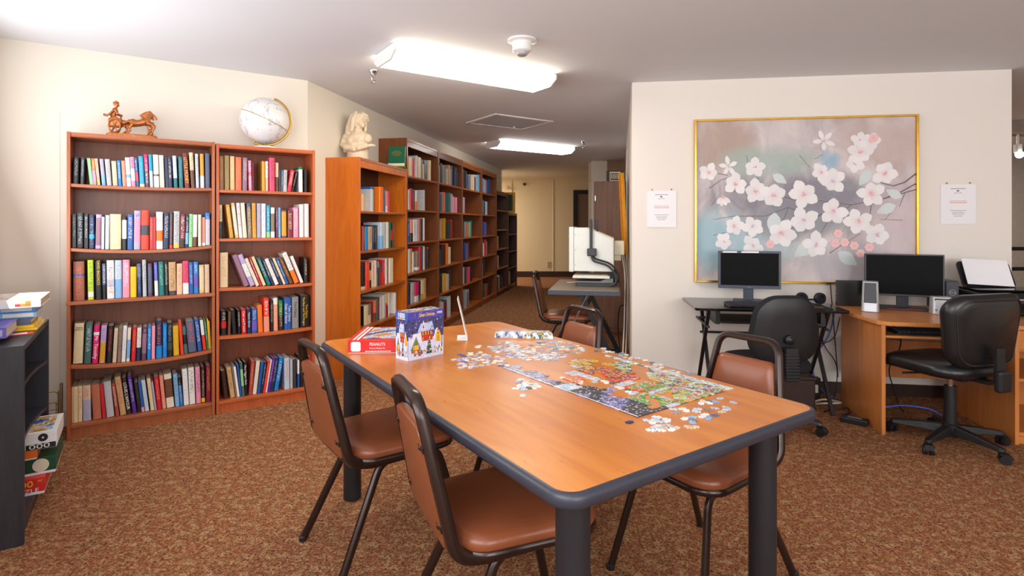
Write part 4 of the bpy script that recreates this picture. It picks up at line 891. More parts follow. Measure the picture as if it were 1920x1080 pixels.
for i in range(9): s.box(-w / 2 + .076 + i * .0125, -w / 2 + .0865 + i * .0125, -d / 2 - .0006, -d / 2, .006, .0095)
obj('small_print', s, 'white_ink', t)

def village(s, W, Hh, y, ox=0, detail=1):
    """snowy village print in the x-z plane, origin at the lower left corner"""
    def quad(c, *pts, k=[0]):
        k[0] += 1; s.col = c; yy = y - .00002 * (k[0] % 90); s.add([(ox + a * W, yy, b * Hh) for a, b in pts], [tuple(range(len(pts)))])
    r2 = random.Random(11)
    quad(rgb(205, 212, 238), (0, 0), (1, 0), (1, .42), (0, .42)); quad(rgb(70, 72, 120), (0, .42), (1, .42), (1, .84), (0, .84))
    for i in range(60): a, b = r2.random(), .45 + .38 * r2.random(); e = .02 + .02 * r2.random(); quad([rgb(44, 44, 84), rgb(118, 122, 176), rgb(88, 84, 150), rgb(150, 158, 206)][i % 4], (a, b), (a + e, b - e * .4), (a + e * 1.4, b + e * .7), (a + e * .2, b + e))
    for i in range(40): a, b = r2.random() * .96, .03 + .3 * r2.random(); e = .012 + .03 * r2.random(); quad([rgb(240, 240, 248), rgb(170, 180, 220), rgb(226, 230, 244)][i % 3], (a, b), (a + e, b - .005), (a + e, b + e * .6), (a, b + e * .5))
    def win(x, z0, w_=.035, h0=.06): quad(rgb(52, 70, 54), (x - w_ * .9, z0), (x + w_ * .9, z0), (x + w_ * .9, z0 + h0), (x - w_ * .9, z0 + h0)); quad(rgb(244, 190, 70), (x - w_ * .4, z0 + .004), (x + w_ * .4, z0 + .004), (x + w_ * .4, z0 + h0 - .004), (x - w_ * .4, z0 + h0 - .004))
    quad(rgb(202, 52, 40), (.34, .36), (.68, .36), (.68, .58), (.34, .58)); [win(x, .48, .03, .08) for x in (.4, .48, .56, .63)]; [win(x, .38, .03, .07) for x in (.4, .6)]
    quad(rgb(176, 196, 232), (.24, .56), (.72, .58), (.66, .76), (.34, .74)); quad(rgb(232, 236, 248), (.36, .62), (.47, .62), (.415, .8)); quad(rgb(206, 74, 44), (.38, .63), (.45, .63), (.415, .74)); quad(rgb(132, 84, 70), (.5, .74), (.58, .74), (.58, .82), (.5, .82))
    quad(rgb(224, 222, 232), (.06, .3), (.38, .34), (.34, .56), (.12, .54)); quad(rgb(222, 214, 230), (.0, .5), (.1, .46), (.1, .3), (0, .3))
    quad(rgb(120, 140, 170), (.05, .2), (.35, .2), (.21, .49)); quad(rgb(48, 140, 70), (.08, .2), (.32, .2), (.205, .44)); quad(rgb(236, 172, 64), (.13, .2), (.28, .2), (.28, .3), (.13, .3)); quad(rgb(196, 62, 40), (.18, .33), (.23, .33), (.205, .39)); quad(rgb(170, 90, 40), (.08, .14), (.33, .16), (.33, .2), (.08, .2)); quad(rgb(90, 60, 40), (.15, .2), (.16, .2), (.16, .3), (.15, .3))
    quad(rgb(228, 226, 240), (.7, .4), (.78, .38), (.82, .62), (.76, .56)); quad(rgb(236, 178, 44), (.76, .3), (.92, .3), (.92, .46), (.84, .56), (.76, .46)); win(.84, .32, .03, .12); quad(rgb(150, 96, 40), (.82, .46), (.86, .46), (.86, .5), (.82, .5))
    for i in range(7): b = .08 + .05 * i; e = .11 - .014 * i; quad([rgb(40, 62, 56), rgb(70, 96, 84)][i % 2], (.58 - e, b), (.58 + e, b), (.58, b + .1))
    for i in range(50): q = r2.random(); a = .58 + (r2.random() - .5) * .2 * (1 - q); b = .09 + .34 * q; quad([rgb(250, 246, 220), rgb(220, 60, 50), rgb(250, 210, 80), rgb(240, 240, 250)][i % 4], (a, b), (a + .012, b), (a + .012, b + .011), (a, b + .011))
    for i in range(26): a, b = .68 + .26 * r2.random(), .06 + .12 * r2.random(); quad([rgb(206, 40, 48), rgb(240, 200, 60), rgb(60, 90, 160), rgb(60, 130, 70), rgb(240, 150, 60), rgb(250, 250, 250)][i % 6], (a, b), (a + .022, b), (a + .018, b + .05), (a + .004, b + .05))
    for i in range(14): a, b = .08 + .36 * r2.random(), .06 + .08 * r2.random(); quad([rgb(176, 100, 40), rgb(214, 150, 70), rgb(80, 70, 130), rgb(130, 80, 40)][i % 4], (a, b), (a + .05, b), (a + .045, b + .05), (a + .006, b + .05))
    def branch(a, b, ang, L, w_, n):
        c, e = a + L * math.cos(ang), b + L * math.sin(ang); dx, dz = -math.sin(ang) * w_, math.cos(ang) * w_
        quad(rgb(84, 54, 50), (a - dx, b - dz), (a + dx, b + dz), (c + dx * .6, e + dz * .6), (c - dx * .6, e - dz * .6))
        if n: [branch(c, e, ang + q, L * .72, w_ * .6, n - 1) for q in (-.45, .15, .6)]
    branch(.95, .16, R(88), .26, .012, 0); branch(.95, .42, R(112), .14, .009, 3)
pl, pc, pr = on(742, 668, TZ), on(765.5, 677.5, TZ), on(831, 663, TZ)
ang = math.atan2(pr.y - pc.y, pr.x - pc.x); w, d, h = (pr - pc).length, .085, .197
t = thing('puzzle_box', 'upright puzzle box with a snowy Christmas village print, standing on the table', 'puzzle box', (pc.x, pc.y, TZ), ang)
obj('tray', S().box(.002, w - .002, .002, d - .002, 0, .1), 'paper', t); obj('lid', S().box(0, w, 0, d, .002, h), 'indigo', t, bevel=.001)
s = S(); village(s, w, h, -.0008); obj('front_picture', s, 'vcol_gloss', t)
s = S(); village(s, d, h, -.0008); obj('side_picture', s, 'vcol_gloss', t, rot=(0, 0, R(-90)), loc=(0, d, 0))
s = S(); blotch(s, .003, w - .003, .003, d - .003, h + .0006, ['slate', 'ice', 'white', 'ice', 'silver', 'pine', 'crimson', 'gold'], 34, 14, 2); obj('top_picture', s, 'vcol_gloss', t)
s = S(); r2 = random.Random(5)
for i in range(26):
    a, b = r2.uniform(.03, w - .03), r2.uniform(h * .86, h * .985); s.add([(a - .0012, -.003, b), (a, -.003, b - .0012), (a + .0012, -.003, b), (a, -.003, b + .0012)], [(0, 1, 2, 3)])
obj('title_band', S().box(0, w, -.0026, 0, h * .835, h), 'indigo', t); obj('band_stars', s, 'white_ink', t)
text('lettering', 'Classic Christmas', .0195, 'yellow_text', t, (w * .5, -.0032, h * .92), (R(90), 0, 0), .6, shear=.3); text('lettering', '1000', .0145, 'white_ink', t, (w * .87, -.0032, h * .93), (R(90), 0, 0), 1.05)
s = S().box(-.0026, 0, 0, d, h * .835, h); obj('side_band', s, 'blue', t)
text('lettering', '1000', .03, 'white_ink', t, (-.0032, d * .52, h * .925), (R(90), 0, R(-90)), .85); obj('side_line', S().box(-.0032, -.0025, d * .2, d * .85, h * .85, h * .866), 'yellow_text', t)

p = on(877, 637, TZ)
t = thing('sign_holder', 'slanted white tabletop sign holder seen edge on behind the puzzle pieces', 'sign holder', p, R(4))
s = S(); s.rings([[(-.052, y, .0), (.0, y, 0), (-.048, y, .2), (-.051, y, .2), (-.0055, y, .004), (-.052, y, .004)] for y in (-.01, .1)]); obj('bent_sheet', s, 'white', t)
p = on(927, 633, TZ); q = on(1037, 636, TZ); L = (q - p).length
t = thing('folded_poster', 'folded puzzle picture sheet lying curled on the far end of the table', 'poster', p, math.atan2(q.y - p.y, q.x - p.x))
cols = ['slate', 'lavender', 'ice', 'white', 'gold', 'brown', 'ivory', 'pine', 'white', 'gold', 'coral', 'silver']; s = S(); r2 = random.Random(8); NX, NY = 64, 24
def pz(x, y): a = y / .15; return .0005 + .026 * math.sin(min(1, a * 5) * math.pi / 2) * (1 - .55 * a) + .012 * math.sin(math.pi * x / L) * a * (1 - a) * 2
def px_(x, y): return x + (.02 if x < L * .5 else -.03) * (y / .15) * abs(2 * x / L - 1)
for i in range(NX):
    for j in range(NY):
        a, b = L * i / NX, L * (i + 1) / NX; c, e = .15 * j / NY, .15 * (j + 1) / NY
        edge = i in (0, NX - 1); q_ = i / NX
        pool = ['white', 'ice'] if edge or j == NY - 1 else (['slate', 'lavender', 'violet', 'ice', 'white'] if q_ < .35 else ['gold', 'mustard', 'brown', 'white', 'ivory', 'silver'] if q_ < .68 else ['white', 'ice', 'silver', 'pine', 'crimson', 'gold', 'white'])
        if j < 5 and not edge: pool = ['white', 'ice', 'lavender', 'silver', 'slate'] if q_ < .5 else ['white', 'ice', 'pine', 'gold', 'silver']
        n_ = .5 + .3 * math.sin(q_ * 31 + 2 * math.sin(j * .55)) + .25 * math.sin(j * .8 + 2.5 * math.sin(q_ * 17)) + r2.uniform(-.15, .15)
        s.col = PAL[pool[int(max(0, min(.999, n_)) * len(pool))]]
        s.add([(px_(x, y), y, pz(x, y)) for x, y in ((a, c), (b, c), (b, e), (a, e))], [(0, 1, 2, 3)])
o = obj('sheet', s, 'vcol', t); m = o.modifiers.new('s', 'SOLIDIFY'); m.thickness = .0006

# ------------------------------------------------------------------ the jigsaw
Q0 = on(942.8, 690, TZ); Q1 = on(1195, 783, TZ); E1 = (Q1 - Q0).normalized(); LU, LV = .684, .483; NU, NV = 38, 27
aJ = math.atan2(E1.y, E1.x)              # local x along the near edge, local y away from the near edge
r2 = random.Random(21)
def nz_(x, y, sd=0): return math.sin(x * 12.9 + sd) * math.cos(y * 9.7 + sd * 1.7) + .5 * math.sin(x * 27 + y * 21 + sd * 3)
def print_col(u, v):
    n = nz_(u, v, 1); f_ = r2.random()
    if v > .93: return [PAL['white'], PAL['ice'], PAL['silver'], PAL['white'], PAL['pine']][int(f_ * 5)]
    if .12 < u < .32 and .5 < v < .78: return [PAL['gold'], PAL['mustard'], PAL['brown'], PAL['gold'], PAL['yellow']][int(f_ * 5)]
    if .3 < u < .6 and .42 < v < .66: return [PAL['red'], PAL['scarlet'], rgb(60, 70, 50), rgb(60, 70, 50), PAL['mustard'], PAL['red']][int(f_ * 6)]
    if .34 < u < .5 and .17 < v < .33: return [PAL['scarlet'], PAL['gold'], PAL['white'], PAL['coral']][int(f_ * 4)]
    if .66 < u < .8 and .42 < v < .66: return [PAL['green'], rgb(70, 170, 80), rgb(90, 180, 90), PAL['gold'], PAL['scarlet']][int(f_ * 5)]
    if .8 < u < .97 and .22 < v < .42: return [rgb(70, 170, 80), PAL['green'], rgb(90, 180, 90), PAL['gold'], PAL['coral']][int(f_ * 5)]
    if u > .82 and .42 < v < .66: return [PAL['lime'], PAL['green'], PAL['gold'], PAL['scarlet'], PAL['ice']][int(f_ * 5)]
    if v < .24 and u < .36: return [PAL['slate'], PAL['lavender'], PAL['lilac'], PAL['ice'], rgb(120, 120, 150)][int(f_ * 5)]
    if v < .3:
        if .46 < u < .54 and v < .16: return [PAL['ice'], PAL['white'], PAL['sky']][int(f_ * 3)]
        if n > .2: return [PAL['violet'], PAL['lavender'], PAL['slate'], rgb(84, 80, 150)][int(f_ * 4)]
        return [rgb(40, 38, 48), rgb(60, 56, 66), rgb(48, 46, 72), rgb(84, 78, 84)][int(f_ * 4)]
    if v > .66: return [PAL['white'], PAL['ice'], PAL['pine'], PAL['crimson'], PAL['gold'], PAL['lime'], PAL['brown'], PAL['teal']][int(f_ * 8)]
    return [PAL['ice'], PAL['white'], PAL['silver'], PAL['lavender']][int(f_ * 4)]
def have(i, j):
    u, v = (i + .5) / NU, (j + .5) / NV
    if j == NV - 1 and u > .12: return True
    if i == NU - 1: return True
    if j == 0: return True
    top = .12 + .05 * nz_(u * 2, .3, 2) if u < .5 else .22 + .06 * nz_(u * 2.2, .3, 2)
    if v < max(.07, top) and u < .34: return v < .1 + .1 * (1 - abs(u - .14) / .2)
    if v < top: return True
    if ((u - .22) / .11) ** 2 + ((v - .64) / .15) ** 2 < 1: return nz_(u, v, 7) > -.7
    if abs(u - .45) < .16 and abs(v - .54) < .11: return nz_(u, v, 5) > -.75
    if .3 < u < .62 and .30 < v < .40: return nz_(u, v, 9) > -.35
    if .34 < u < .5 and .17 < v < .32: return (v - .17) < .9 * (.09 - abs(u - .42)) * 1.6 + .02
    if .60 < u < .84 and .40 < v < .68: return nz_(u, v, 4) > -.45
    if .8 < u < .97 and .2 < v < .44: return nz_(u, v, 6) > -.6
    if u > .82 and v > .42: return nz_(u, v, 3) > -.55
    if v > .72 and u > .28: return nz_(u, v, 8) > -.25 - .5 * (v - .72)
    return False
grid = [[have(i, j) for j in range(NV)] for i in range(NU)]
s = S(); cu, cv_ = LU / NU, LV / NV; ht = .0021
for i in range(NU):
    for j in range(NV):
        if not grid[i][j]: continue
        s.col = tuple(min(1, c * r2.uniform(.8, 1.12)) for c in print_col((i + .5) / NU, (j + .5) / NV)[:3]) + (1,)
        g_ = .00035; a, b, c, d = i * cu + g_, (i + 1) * cu - g_, j * cv_ + g_, (j + 1) * cv_ - g_
        s.box(a, b, c, d, 0, ht - .0002); base_c = s.col
        for p_ in range(3):
            for q_ in range(3):
                cc = print_col((i + (p_ + .5) / 3) / NU, (j + (q_ + .5) / 3) / NV); f_ = r2.uniform(.7, 1.25); w_ = .55; sp = (.62, .62, .66) if r2.random() < .12 else None
                s.col = tuple(min(1, (sp[z_] if sp else base_c[z_] * (1 - w_) + cc[z_] * w_ * f_)) for z_ in range(3)) + (1,)
                if j == 0 and q_ == 0: s.col = PAL['white']
                xa, xb, ya, yb = a + (b - a) * p_ / 3, a + (b - a) * (p_ + 1) / 3, c + (d - c) * q_ / 3, c + (d - c) * (q_ + 1) / 3
                s.add([(xa, ya, ht), (xb, ya, ht), (xb, yb, ht), (xa, yb, ht)], [(0, 1, 2, 3)])
        s.col = base_c
        for di, dj in ((1, 0), (-1, 0), (0, 1), (0, -1)):     # knobs on open edges
            ii, jj = i + di, j + dj
            if 0 <= ii < NU and 0 <= jj < NV and not grid[ii][jj] and (i + j + (di > 0) + (dj > 0)) % 2 == 0:
                mx, my = (a + b) / 2 + di * (cu / 2 + .0016), (c + d) / 2 + dj * (cv_ / 2 + .0016)
                s.prism([(mx + .0029 * math.cos(q * math.pi / 3), my + .0029 * math.sin(q * math.pi / 3)) for q in range(6)], 0, ht)
M['jig'] = attr_mat('jigsaw_print', 'Col', .38, 'GEOMETRY', .5, .75)
tag(obj('jigsaw_puzzle', s, 'jig', loc=(Q0.x, Q0.y, TZ + .0004), rot=(0, 0, aJ)), 'half finished jigsaw of a snowy village in the middle of the table', 'jigsaw puzzle')
# loose pieces
def piece_mesh(seed):
    r3 = random.Random(seed); W_, H_ = .0172 * r3.uniform(.95, 1.05), .0178 * r3.uniform(.95, 1.05); pts = []
    for k_, (ax, ay, bx, by) in enumerate(((-W_, -H_, W_, -H_), (W_, -H_, W_, H_), (W_, H_, -W_, H_), (-W_, H_, -W_, -H_))):
        ax, ay, bx, by = ax / 2, ay / 2, bx / 2, by / 2; dx, dy = bx - ax, by - ay; L = math.hypot(dx, dy); ux, uy = dx / L, dy / L; nx, ny = uy, -ux; sg = 1 if (k_ + seed) % 2 == 0 else -1
        pts.append((ax, ay)); m = L / 2
        for q, rr_ in ((-.0022, 0), (-.0034, .0026), (-.0018, .0050), (.0018, .0050), (.0034, .0026), (.0022, 0)):
            pts.append((ax + ux * (m + q) + nx * rr_ * sg, ay + uy * (m + q) + ny * rr_ * sg))
    return mesh('puzzle_piece', S().prism(pts, 0, .0021), 'piece')
PM = [piece_mesh(i) for i in range(6)]; placed = []
def free(x, y):
    for a, b in placed:
        if abs(a - x) < .0165 and abs(b - y) < .0165 and (a - x) ** 2 + (b - y) ** 2 < .0162 ** 2: return False
    P = Vector((x, y, 0)) - Q0; u = P.x * E1.x + P.y * E1.y; v = -P.x * E1.y + P.y * E1.x
    if -.013 < u < LU + .013 and -.013 < v < LV + .013:
        i0, j0 = int(u / cu), int(v / cv_)
        for i in range(i0 - 1, i0 + 2):
            for j in range(j0 - 1, j0 + 2):
                if 0 <= i < NU and 0 <= j < NV and grid[i][j]: return False
    return True
def loose(n, poly, label, cols, group):
    """scatter n pieces over a patch of table given by the photo outline of the heap"""
    P = [on(u, v, TZ) for u, v in poly]; xs = [p.x for p in P]; ys = [p.y for p in P]; k_ = tries = 0
    while k_ < n and tries < n * 90:
        tries += 1; x, y = r2.uniform(min(xs), max(xs)), r2.uniform(min(ys), max(ys)); ins = False
        for i in range(len(P)):
            a, b = P[i], P[i - 1]
            if (a.y > y) != (b.y > y) and x < (b.x - a.x) * (y - a.y) / (b.y - a.y) + a.x: ins = not ins
        if not ins or not free(x, y): continue
        placed.append((x, y)); k_ += 1
        o = bpy.data.objects.new('puzzle_piece', r2.choice(PM)); C.objects.link(o); o.location = (x, y, TZ + .0003); o.rotation_euler = (0, 0, r2.uniform(0, 6.28))
        c = PAL[r2.choice(cols)]; f_ = r2.uniform(.85, 1.1); o['cover'] = [min(1.0, float(q) * f_) for q in c[:3]]; tag(o, label, 'puzzle piece', group)
WH = ['white', 'ice', 'white', 'silver', 'ice', 'lavender', 'white']; MX = WH + ['grey', 'slate', 'taupe', 'ivory', 'beige', 'silver', 'sky']
loose(105, [(914, 651), (950, 640), (985, 650), (1035, 660), (1075, 668), (1035, 676), (990, 676), (940, 668)], 'loose white or pale puzzle piece in the big heap left of the jigsaw', WH, 'loose pieces in the big heap')
loose(52, [(862, 664), (900, 660), (960, 676), (962, 684), (935, 690), (880, 690), (858, 684)], 'loose pale or violet puzzle piece at the heap\'s near left tip', WH + ['violet', 'lavender', 'slate'], 'loose pieces at the near left tip')
loose(48, [(990, 648), (1010, 637), (1055, 640), (1090, 650), (1100, 658), (1080, 664), (1040, 658)], 'loose mottled grey puzzle piece scattered in front of the folded sheet', MX, 'loose pieces before the sheet')
loose(15, [(965, 728), (985, 716), (1010, 718), (1012, 727), (990, 732), (968, 732)], 'loose pale puzzle piece in the little cluster at the jigsaw\'s near edge', WH + ['cream', 'slate'], 'loose pieces in the little cluster')
loose(4, [(968, 712), (982, 710), (984, 715), (970, 717)], 'loose pale puzzle piece lying alone above the little cluster', WH, 'single pieces by the little cluster'); loose(1, [(977, 741), (993, 741), (993, 746), (977, 746)], 'single pale puzzle piece below the little cluster at the near edge', WH, 'single piece')
loose(20, [(1210, 790), (1230, 782), (1260, 786), (1250, 793), (1216, 795)], 'loose pale puzzle piece in the upper clump beyond the jigsaw\'s near corner', WH, 'loose pieces in the upper clump')
loose(14, [(1212, 806), (1240, 797), (1268, 800), (1266, 806), (1225, 810)], 'loose pale puzzle piece in the lower clump near the table\'s right edge', WH + ['beige'], 'loose pieces in the lower clump')
loose(26, [(1255, 768), (1300, 755), (1360, 742), (1395, 748), (1385, 760), (1330, 790), (1295, 795)], 'loose puzzle piece scattered beside the jigsaw\'s right hand end', MX, 'loose pieces at the right end')
loose(2, [(1290, 797), (1312, 797), (1312, 806), (1290, 806)], 'loose pale puzzle piece lying apart near the table\'s right edge', ['beige', 'ice'], 'loose pieces lying apart'); loose(1, [(1168, 786), (1186, 786), (1186, 794), (1168, 794)], 'single dark blue puzzle piece just off the jigsaw\'s near corner', ['navy'], 'single dark piece')
loose(26, [(1110, 650), (1140, 655), (1200, 672), (1270, 692), (1320, 704), (1300, 709), (1240, 694), (1170, 673), (1118, 660)], 'loose pale or mottled puzzle piece strewn along the jigsaw\'s far edge', MX, 'loose pieces along the far edge')
loose(34, [(1100, 690), (1150, 690), (1200, 712), (1260, 735), (1200, 745), (1130, 715)], 'loose puzzle piece lying in the open gaps inside the jigsaw', WH + ['charcoal', 'pine'], 'loose pieces inside the jigsaw')
loose(5, [(842, 676), (855, 674), (900, 648), (895, 655), (870, 697), (880, 699)], 'loose pale puzzle piece lying apart left of the heap', WH, 'loose pieces left of the heap')

# ------------------------------------------------------------------ microfilm reader on its stand, cabinet, gilt frame
RS = Vector((.316, 4.90, 0)); SW, SD, SH_ = .63, .95, .72
t = thing('reader_stand', 'black metal stand with crossed legs carrying the microfilm reader', 'table', RS, RB)
obj('table_top', S().box(0, SW, 0, SD, SH_ - .045, SH_ - .004), 'grey_blue', t, bevel=.003); obj('laminate', S().box(.012, SW - .012, .012, SD - .012, SH_ - .004, SH_), plain('stand_laminate', rgb(150, 134, 116), .28), t)
for y in (.09, .86):
    s = S().tube([(.28, y, .68), (.60, y, .03)], .024, 4, flat=(.6, 1.3)); obj('leg', s, 'table_leg', t)
    s = S().tube([(.34, y - .03, .68), (.04, y - .03, .03)], .008, 8); obj('brace_rod', s, 'chrome', t)
    s = S().tube([(.40, y + .03, .68), (.08, y + .03, .03)], .02, 4, flat=(.6, 1.3)) if y > .5 else S().tube([(.02, y, .016), (.62, y, .016)], .02, 4)
    obj('leg' if y > .5 else 'foot_bar', s, 'table_leg', t)
obj('foot_bar', S().tube([(.02, .86, .016), (.62, .86, .016)], .02, 4), 'table_leg', t); obj('crossbar', S().tube([(.6, .09, .03), (.6, .86, .03)], .012, 8), 'table_leg', t)
tag(obj('paper_slip', S().box(0, .09, 0, .06, 0, .001), 'paper', loc=local(RS, RB, (.12, .62, SH_ + .0006)), rot=(0, 0, RB + .4)), 'white paper slip lying on the reader stand', 'paper')
p = local(RS, RB, (.165, .30, SH_)); t = thing('microfilm_reader', 'pale grey microfilm reader with slanted hood and dark side arm on the black stand', 'microfilm reader', p, RB)
t.location.z = SH_ + .001
prof = [(.04, .14), (.04, .545), (.165, .545), (.405, .445), (.405, .14)]
s = S().rings([[(x, y, z) for x, z in prof] for y in (0, .42)]); obj('hood', s, 'offwhite', t, bevel=.008)
obj('screen_frame', S().box(-.005, .039, -.006, .426, .135, .552), 'offwhite', t, bevel=.006); obj('screen', S().box(-.0068, -.0048, .03, .39, .17, .52), 'grey_blue', t)
obj('hood_edge', S().rings([[(x, y, z) for x, z in ((.165, .547), (.407, .446), (.407, .434), (.165, .535))] for y in (-.004, -.0005)]), 'beige', t)
s = S()
for z in (.2, .34, .48): s.at((.055, -.001, z), (R(90), 0, 0)).lathe([(0, .001), (.0035, .001), (.0035, 0)], 8)
obj('screws', s, 'grey', t)
obj('lamp_house', S().box(.406, .5, .1, .3, .29, .42), 'beige', t, bevel=.005); obj('lamp_base', S().box(.406, .47, .12, .28, .235, .289), 'beige', t, bevel=.004); obj('neck', S().box(.33, .43, .16, .26, 0.0, .139), 'black', t)
obj('column', S().box(.1, .16, .3, .38, .02, .139), 'black', t)
obj('base', S().box(.06, .42, .02, .42, 0, .035), 'dark_grey', t, bevel=.004); obj('stage_tray', S().rings([[(x, y, z) for x, z in ((.05, .036), (.05, .05), (.28, .05), (.34, .076), (.4, .076), (.4, .036))] for y in (.0, .4)]), 'grey', t, bevel=.003)
obj('glass_plate', S().box(.03, .37, -.03, .3, .0775, .1), 'offwhite', t, bevel=.006); obj('platen_top', S().box(.04, .35, -.02, .28, .1005, .107), 'beige', t, bevel=.003)
s = S().tube(fillet([(.2, -.025, .62), (.2, -.025, .325)], .02), .014, 8); s.tube([(.25, .02, .62), (.25, .02, .5)], .012, 8); obj('arm_tube', s, 'dark_grey', t, 50)
obj('arm_clamp', S().box(.165, .25, -.055, -.001, .285, .355), 'dark_grey', t, bevel=.008)
obj('bent_arm', S().tube(fillet([(.205, -.03, .3), (.215, -.03, .24), (.36, -.03, .2), (.425, -.03, .12), (.43, -.03, .04), (.37, -.03, .016)], .06, 7), .010, 10), 'dark_grey', t, 50)
obj('bent_arm_liner', S().tube(fillet([(.222, -.03, .3), (.232, -.03, .262), (.39, -.03, .215), (.452, -.03, .12), (.452, -.03, .06), (.42, .02, .03)], .06, 7), .009, 10), 'black', t, 50)
def cable(name, label, pts, r, m, cat='cable', group=None):
    return tag(obj(name, S().tube(fillet(pts, .12, 6), r, 8), m, None, 50), label, cat, group)
L3 = lambda x, y, z: tuple(local(RS, RB, (x, y, z)))
cable('power_cable', 'cream cable hanging from the microfilm reader, ending at the front stand foot', [L3(.645, .5, 1.0), L3(.675, .45, .82), L3(.665, .3, .4), L3(.645, -.06, .1), L3(.64, -.05, .006)], .006, 'white_cable', group='cables of the microfilm reader')
cable('power_cable', 'second cream cable beside it, hanging straighter from the microfilm reader', [L3(.66, .6, 1.0), L3(.695, .55, .8), L3(.69, .4, .4), L3(.675, .2, .1), L3(.68, .2, .006)], .006, 'white_cable', group='cables of the microfilm reader')
cable('power_cable', 'black cable looping from the reader stand to the carpet by the wood grain cabinet', [L3(.655, .68, .97), L3(.69, .7, .85), L3(.69, .72, .3), L3(.685, .8, .1), L3(.69, .9, .006)], .005, 'black', group='cables of the microfilm reader')
cable('power_cable', 'short black cable arching low beside the painting wall end', [(1.10, 5.3, .52), (1.04, 5.34, .52), (1.02, 5.36, .35), (1.05, 5.42, .12), (1.06, 5.4, .006)], .006, 'black', group='cables of the microfilm reader')
p = Vector((.985, 6.69, 0))
t = thing('storage_cabinet', 'tall wood grain storage cabinet behind the microfilm reader', 'cabinet', p, RB)
obj('carcass', S().box(0, .385, .018, .5, 0, 1.815), 'cabinet', t, bevel=.003); obj('door', S().box(.026, .378, -.004, .017, .06, 1.8), 'cabinet', t, bevel=.002)
obj('hinge', S().cyl((.02, -.006, 1.58), (.02, -.006, 1.64), .01), 'chrome', t); obj('door_knob', S().ball((.2, -.012, 1.05), .012, 8, 6), 'trim_dark', t)
t2 = thing('carton', 'dark box with a framed label on top of the wood grain cabinet', 'box', local(p, RB, (.15, .06, 1.8152)), RB)
obj('case_body', S().box(0, .2, 0, .25, 0, .13), 'trim_dark', t2, bevel=.004); obj('front_label', S().box(.04, .17, -.004, 0, .005, .115), 'beige', t2); obj('label_panel', S().box(.05, .16, -.006, -.004, .015, .1), 'trim_dark', t2)
s = S()
for i in range(4): s.box(.06 + i * .024, .072 + i * .024, -.0075, -.006, .03, .09)
obj('label_marks', s, 'beige', t2)
# gilt frame hanging on the return wall, top tipped forward
n0 = PW + PY * .12 + PX * .001; pf = n0 + B1 * .96 - B2 * .012
t = thing('picture_frame', 'gilt picture frame seen edge on beside the end of the painting wall', 'picture frame', (pf.x, pf.y, 1.0), RB + R(90))
t.rotation_euler = (Matrix.Rotation(RB + R(90), 3, 'Z') @ Matrix.Rotation(R(-2.8), 3, 'X')).to_euler()
FH, FWd = .815, .6; dp = .055
for x, fl in ((0, 1), (FWd, -1)): obj('frame_side', S().prism([(x, 0), (x + fl * .022, dp * .5), (x, dp), (x + fl * .06, dp * .8), (x + fl * .06, 0)][::fl], 0, FH), 'gilt_wood', t, bevel=.002)
for z, fl in ((0, 1), (FH, -1)): obj('frame_rail', S().rings([[(x, y, z + fl * q) for q, y in ((.002, 0), (.022, dp * .5), (.002, dp - .001), (.06, dp * .78), (.06, 0))] for x in (.03, FWd - .03)]), 'gilt_wood', t, bevel=.002)
obj('canvas', S().box(.055, FWd - .055, .004, .012, .055, FH - .055), 'paper', t)
# ------------------------------------------------------------------ painting and notices on the painting wall (local x along the wall, y into it)
def W3(x, y, z): return local(PW, RP, (x, y, z))
def wx(u):
    k_ = (u - U0) / F; return (k_ * PW.y - PW.x) / (PX.x - k_ * PX.y)
def wz(u, v): return EYE + (V0 - v) / F * (PW + PX * wx(u)).y
x0, x1 = wx(1302), wx(1717); zt, zb = (wz(1302, 228) + wz(1717, 215)) / 2, wz(1305, 525) - .01
pw, ph = x1 - x0, zt - zb
t = thing('floral_painting', 'large gold framed painting of white and pink blossoms on the wall above the computers', 'painting', W3(x0, -.004, zb), RP)
s = S()
for a in (0, pw): s.box(a - .004 if a == 0 else a - .012, a + .012 if a == 0 else a + .004, -.034, 0, -.004, ph + .004)
for a in (0, ph): s.box(.012, pw - .012, -.034, 0, a - .004 if a == 0 else a - .012, a + .012 if a == 0 else a + .004)
obj('frame', s, 'gold', t, bevel=.002)
k = NT('painted_canvas'); v = k.coord('Object'); n = k.noise(k.coord('Object', (3.0, 1, 1.6), (0, R(28), 0)), 1.6, 5, .62, .8); nb = k.noise(k.coord('Object', (1, 1, 1), (0, 0, 0), (3.1, 0, 1.2)), 1.5, 3, .5, .6)
gx = k.new('SeparateXYZ'); k.link(v, gx.inputs[0])
def blob(cx, cz, rx, rz):
    dx = k.math('DIVIDE', k.math('SUBTRACT', gx.outputs[0], cx * pw), rx * pw); dz = k.math('DIVIDE', k.math('SUBTRACT', gx.outputs[2], cz * ph), rz * ph)
    q = k.math('ADD', k.math('MULTIPLY', dx, dx), k.math('MULTIPLY', dz, dz)); q = k.math('ADD', q, k.math('MULTIPLY', k.math('SUBTRACT', n, .5), 1.6))
    return k.ramp(q, (.25, (1, 1, 1, 1)), (1.0, (0, 0, 0, 1)))
col = k.ramp(n, (.3, rgb(176, 166, 166)), (.5, rgb(204, 194, 196)), (.7, rgb(218, 208, 206)))
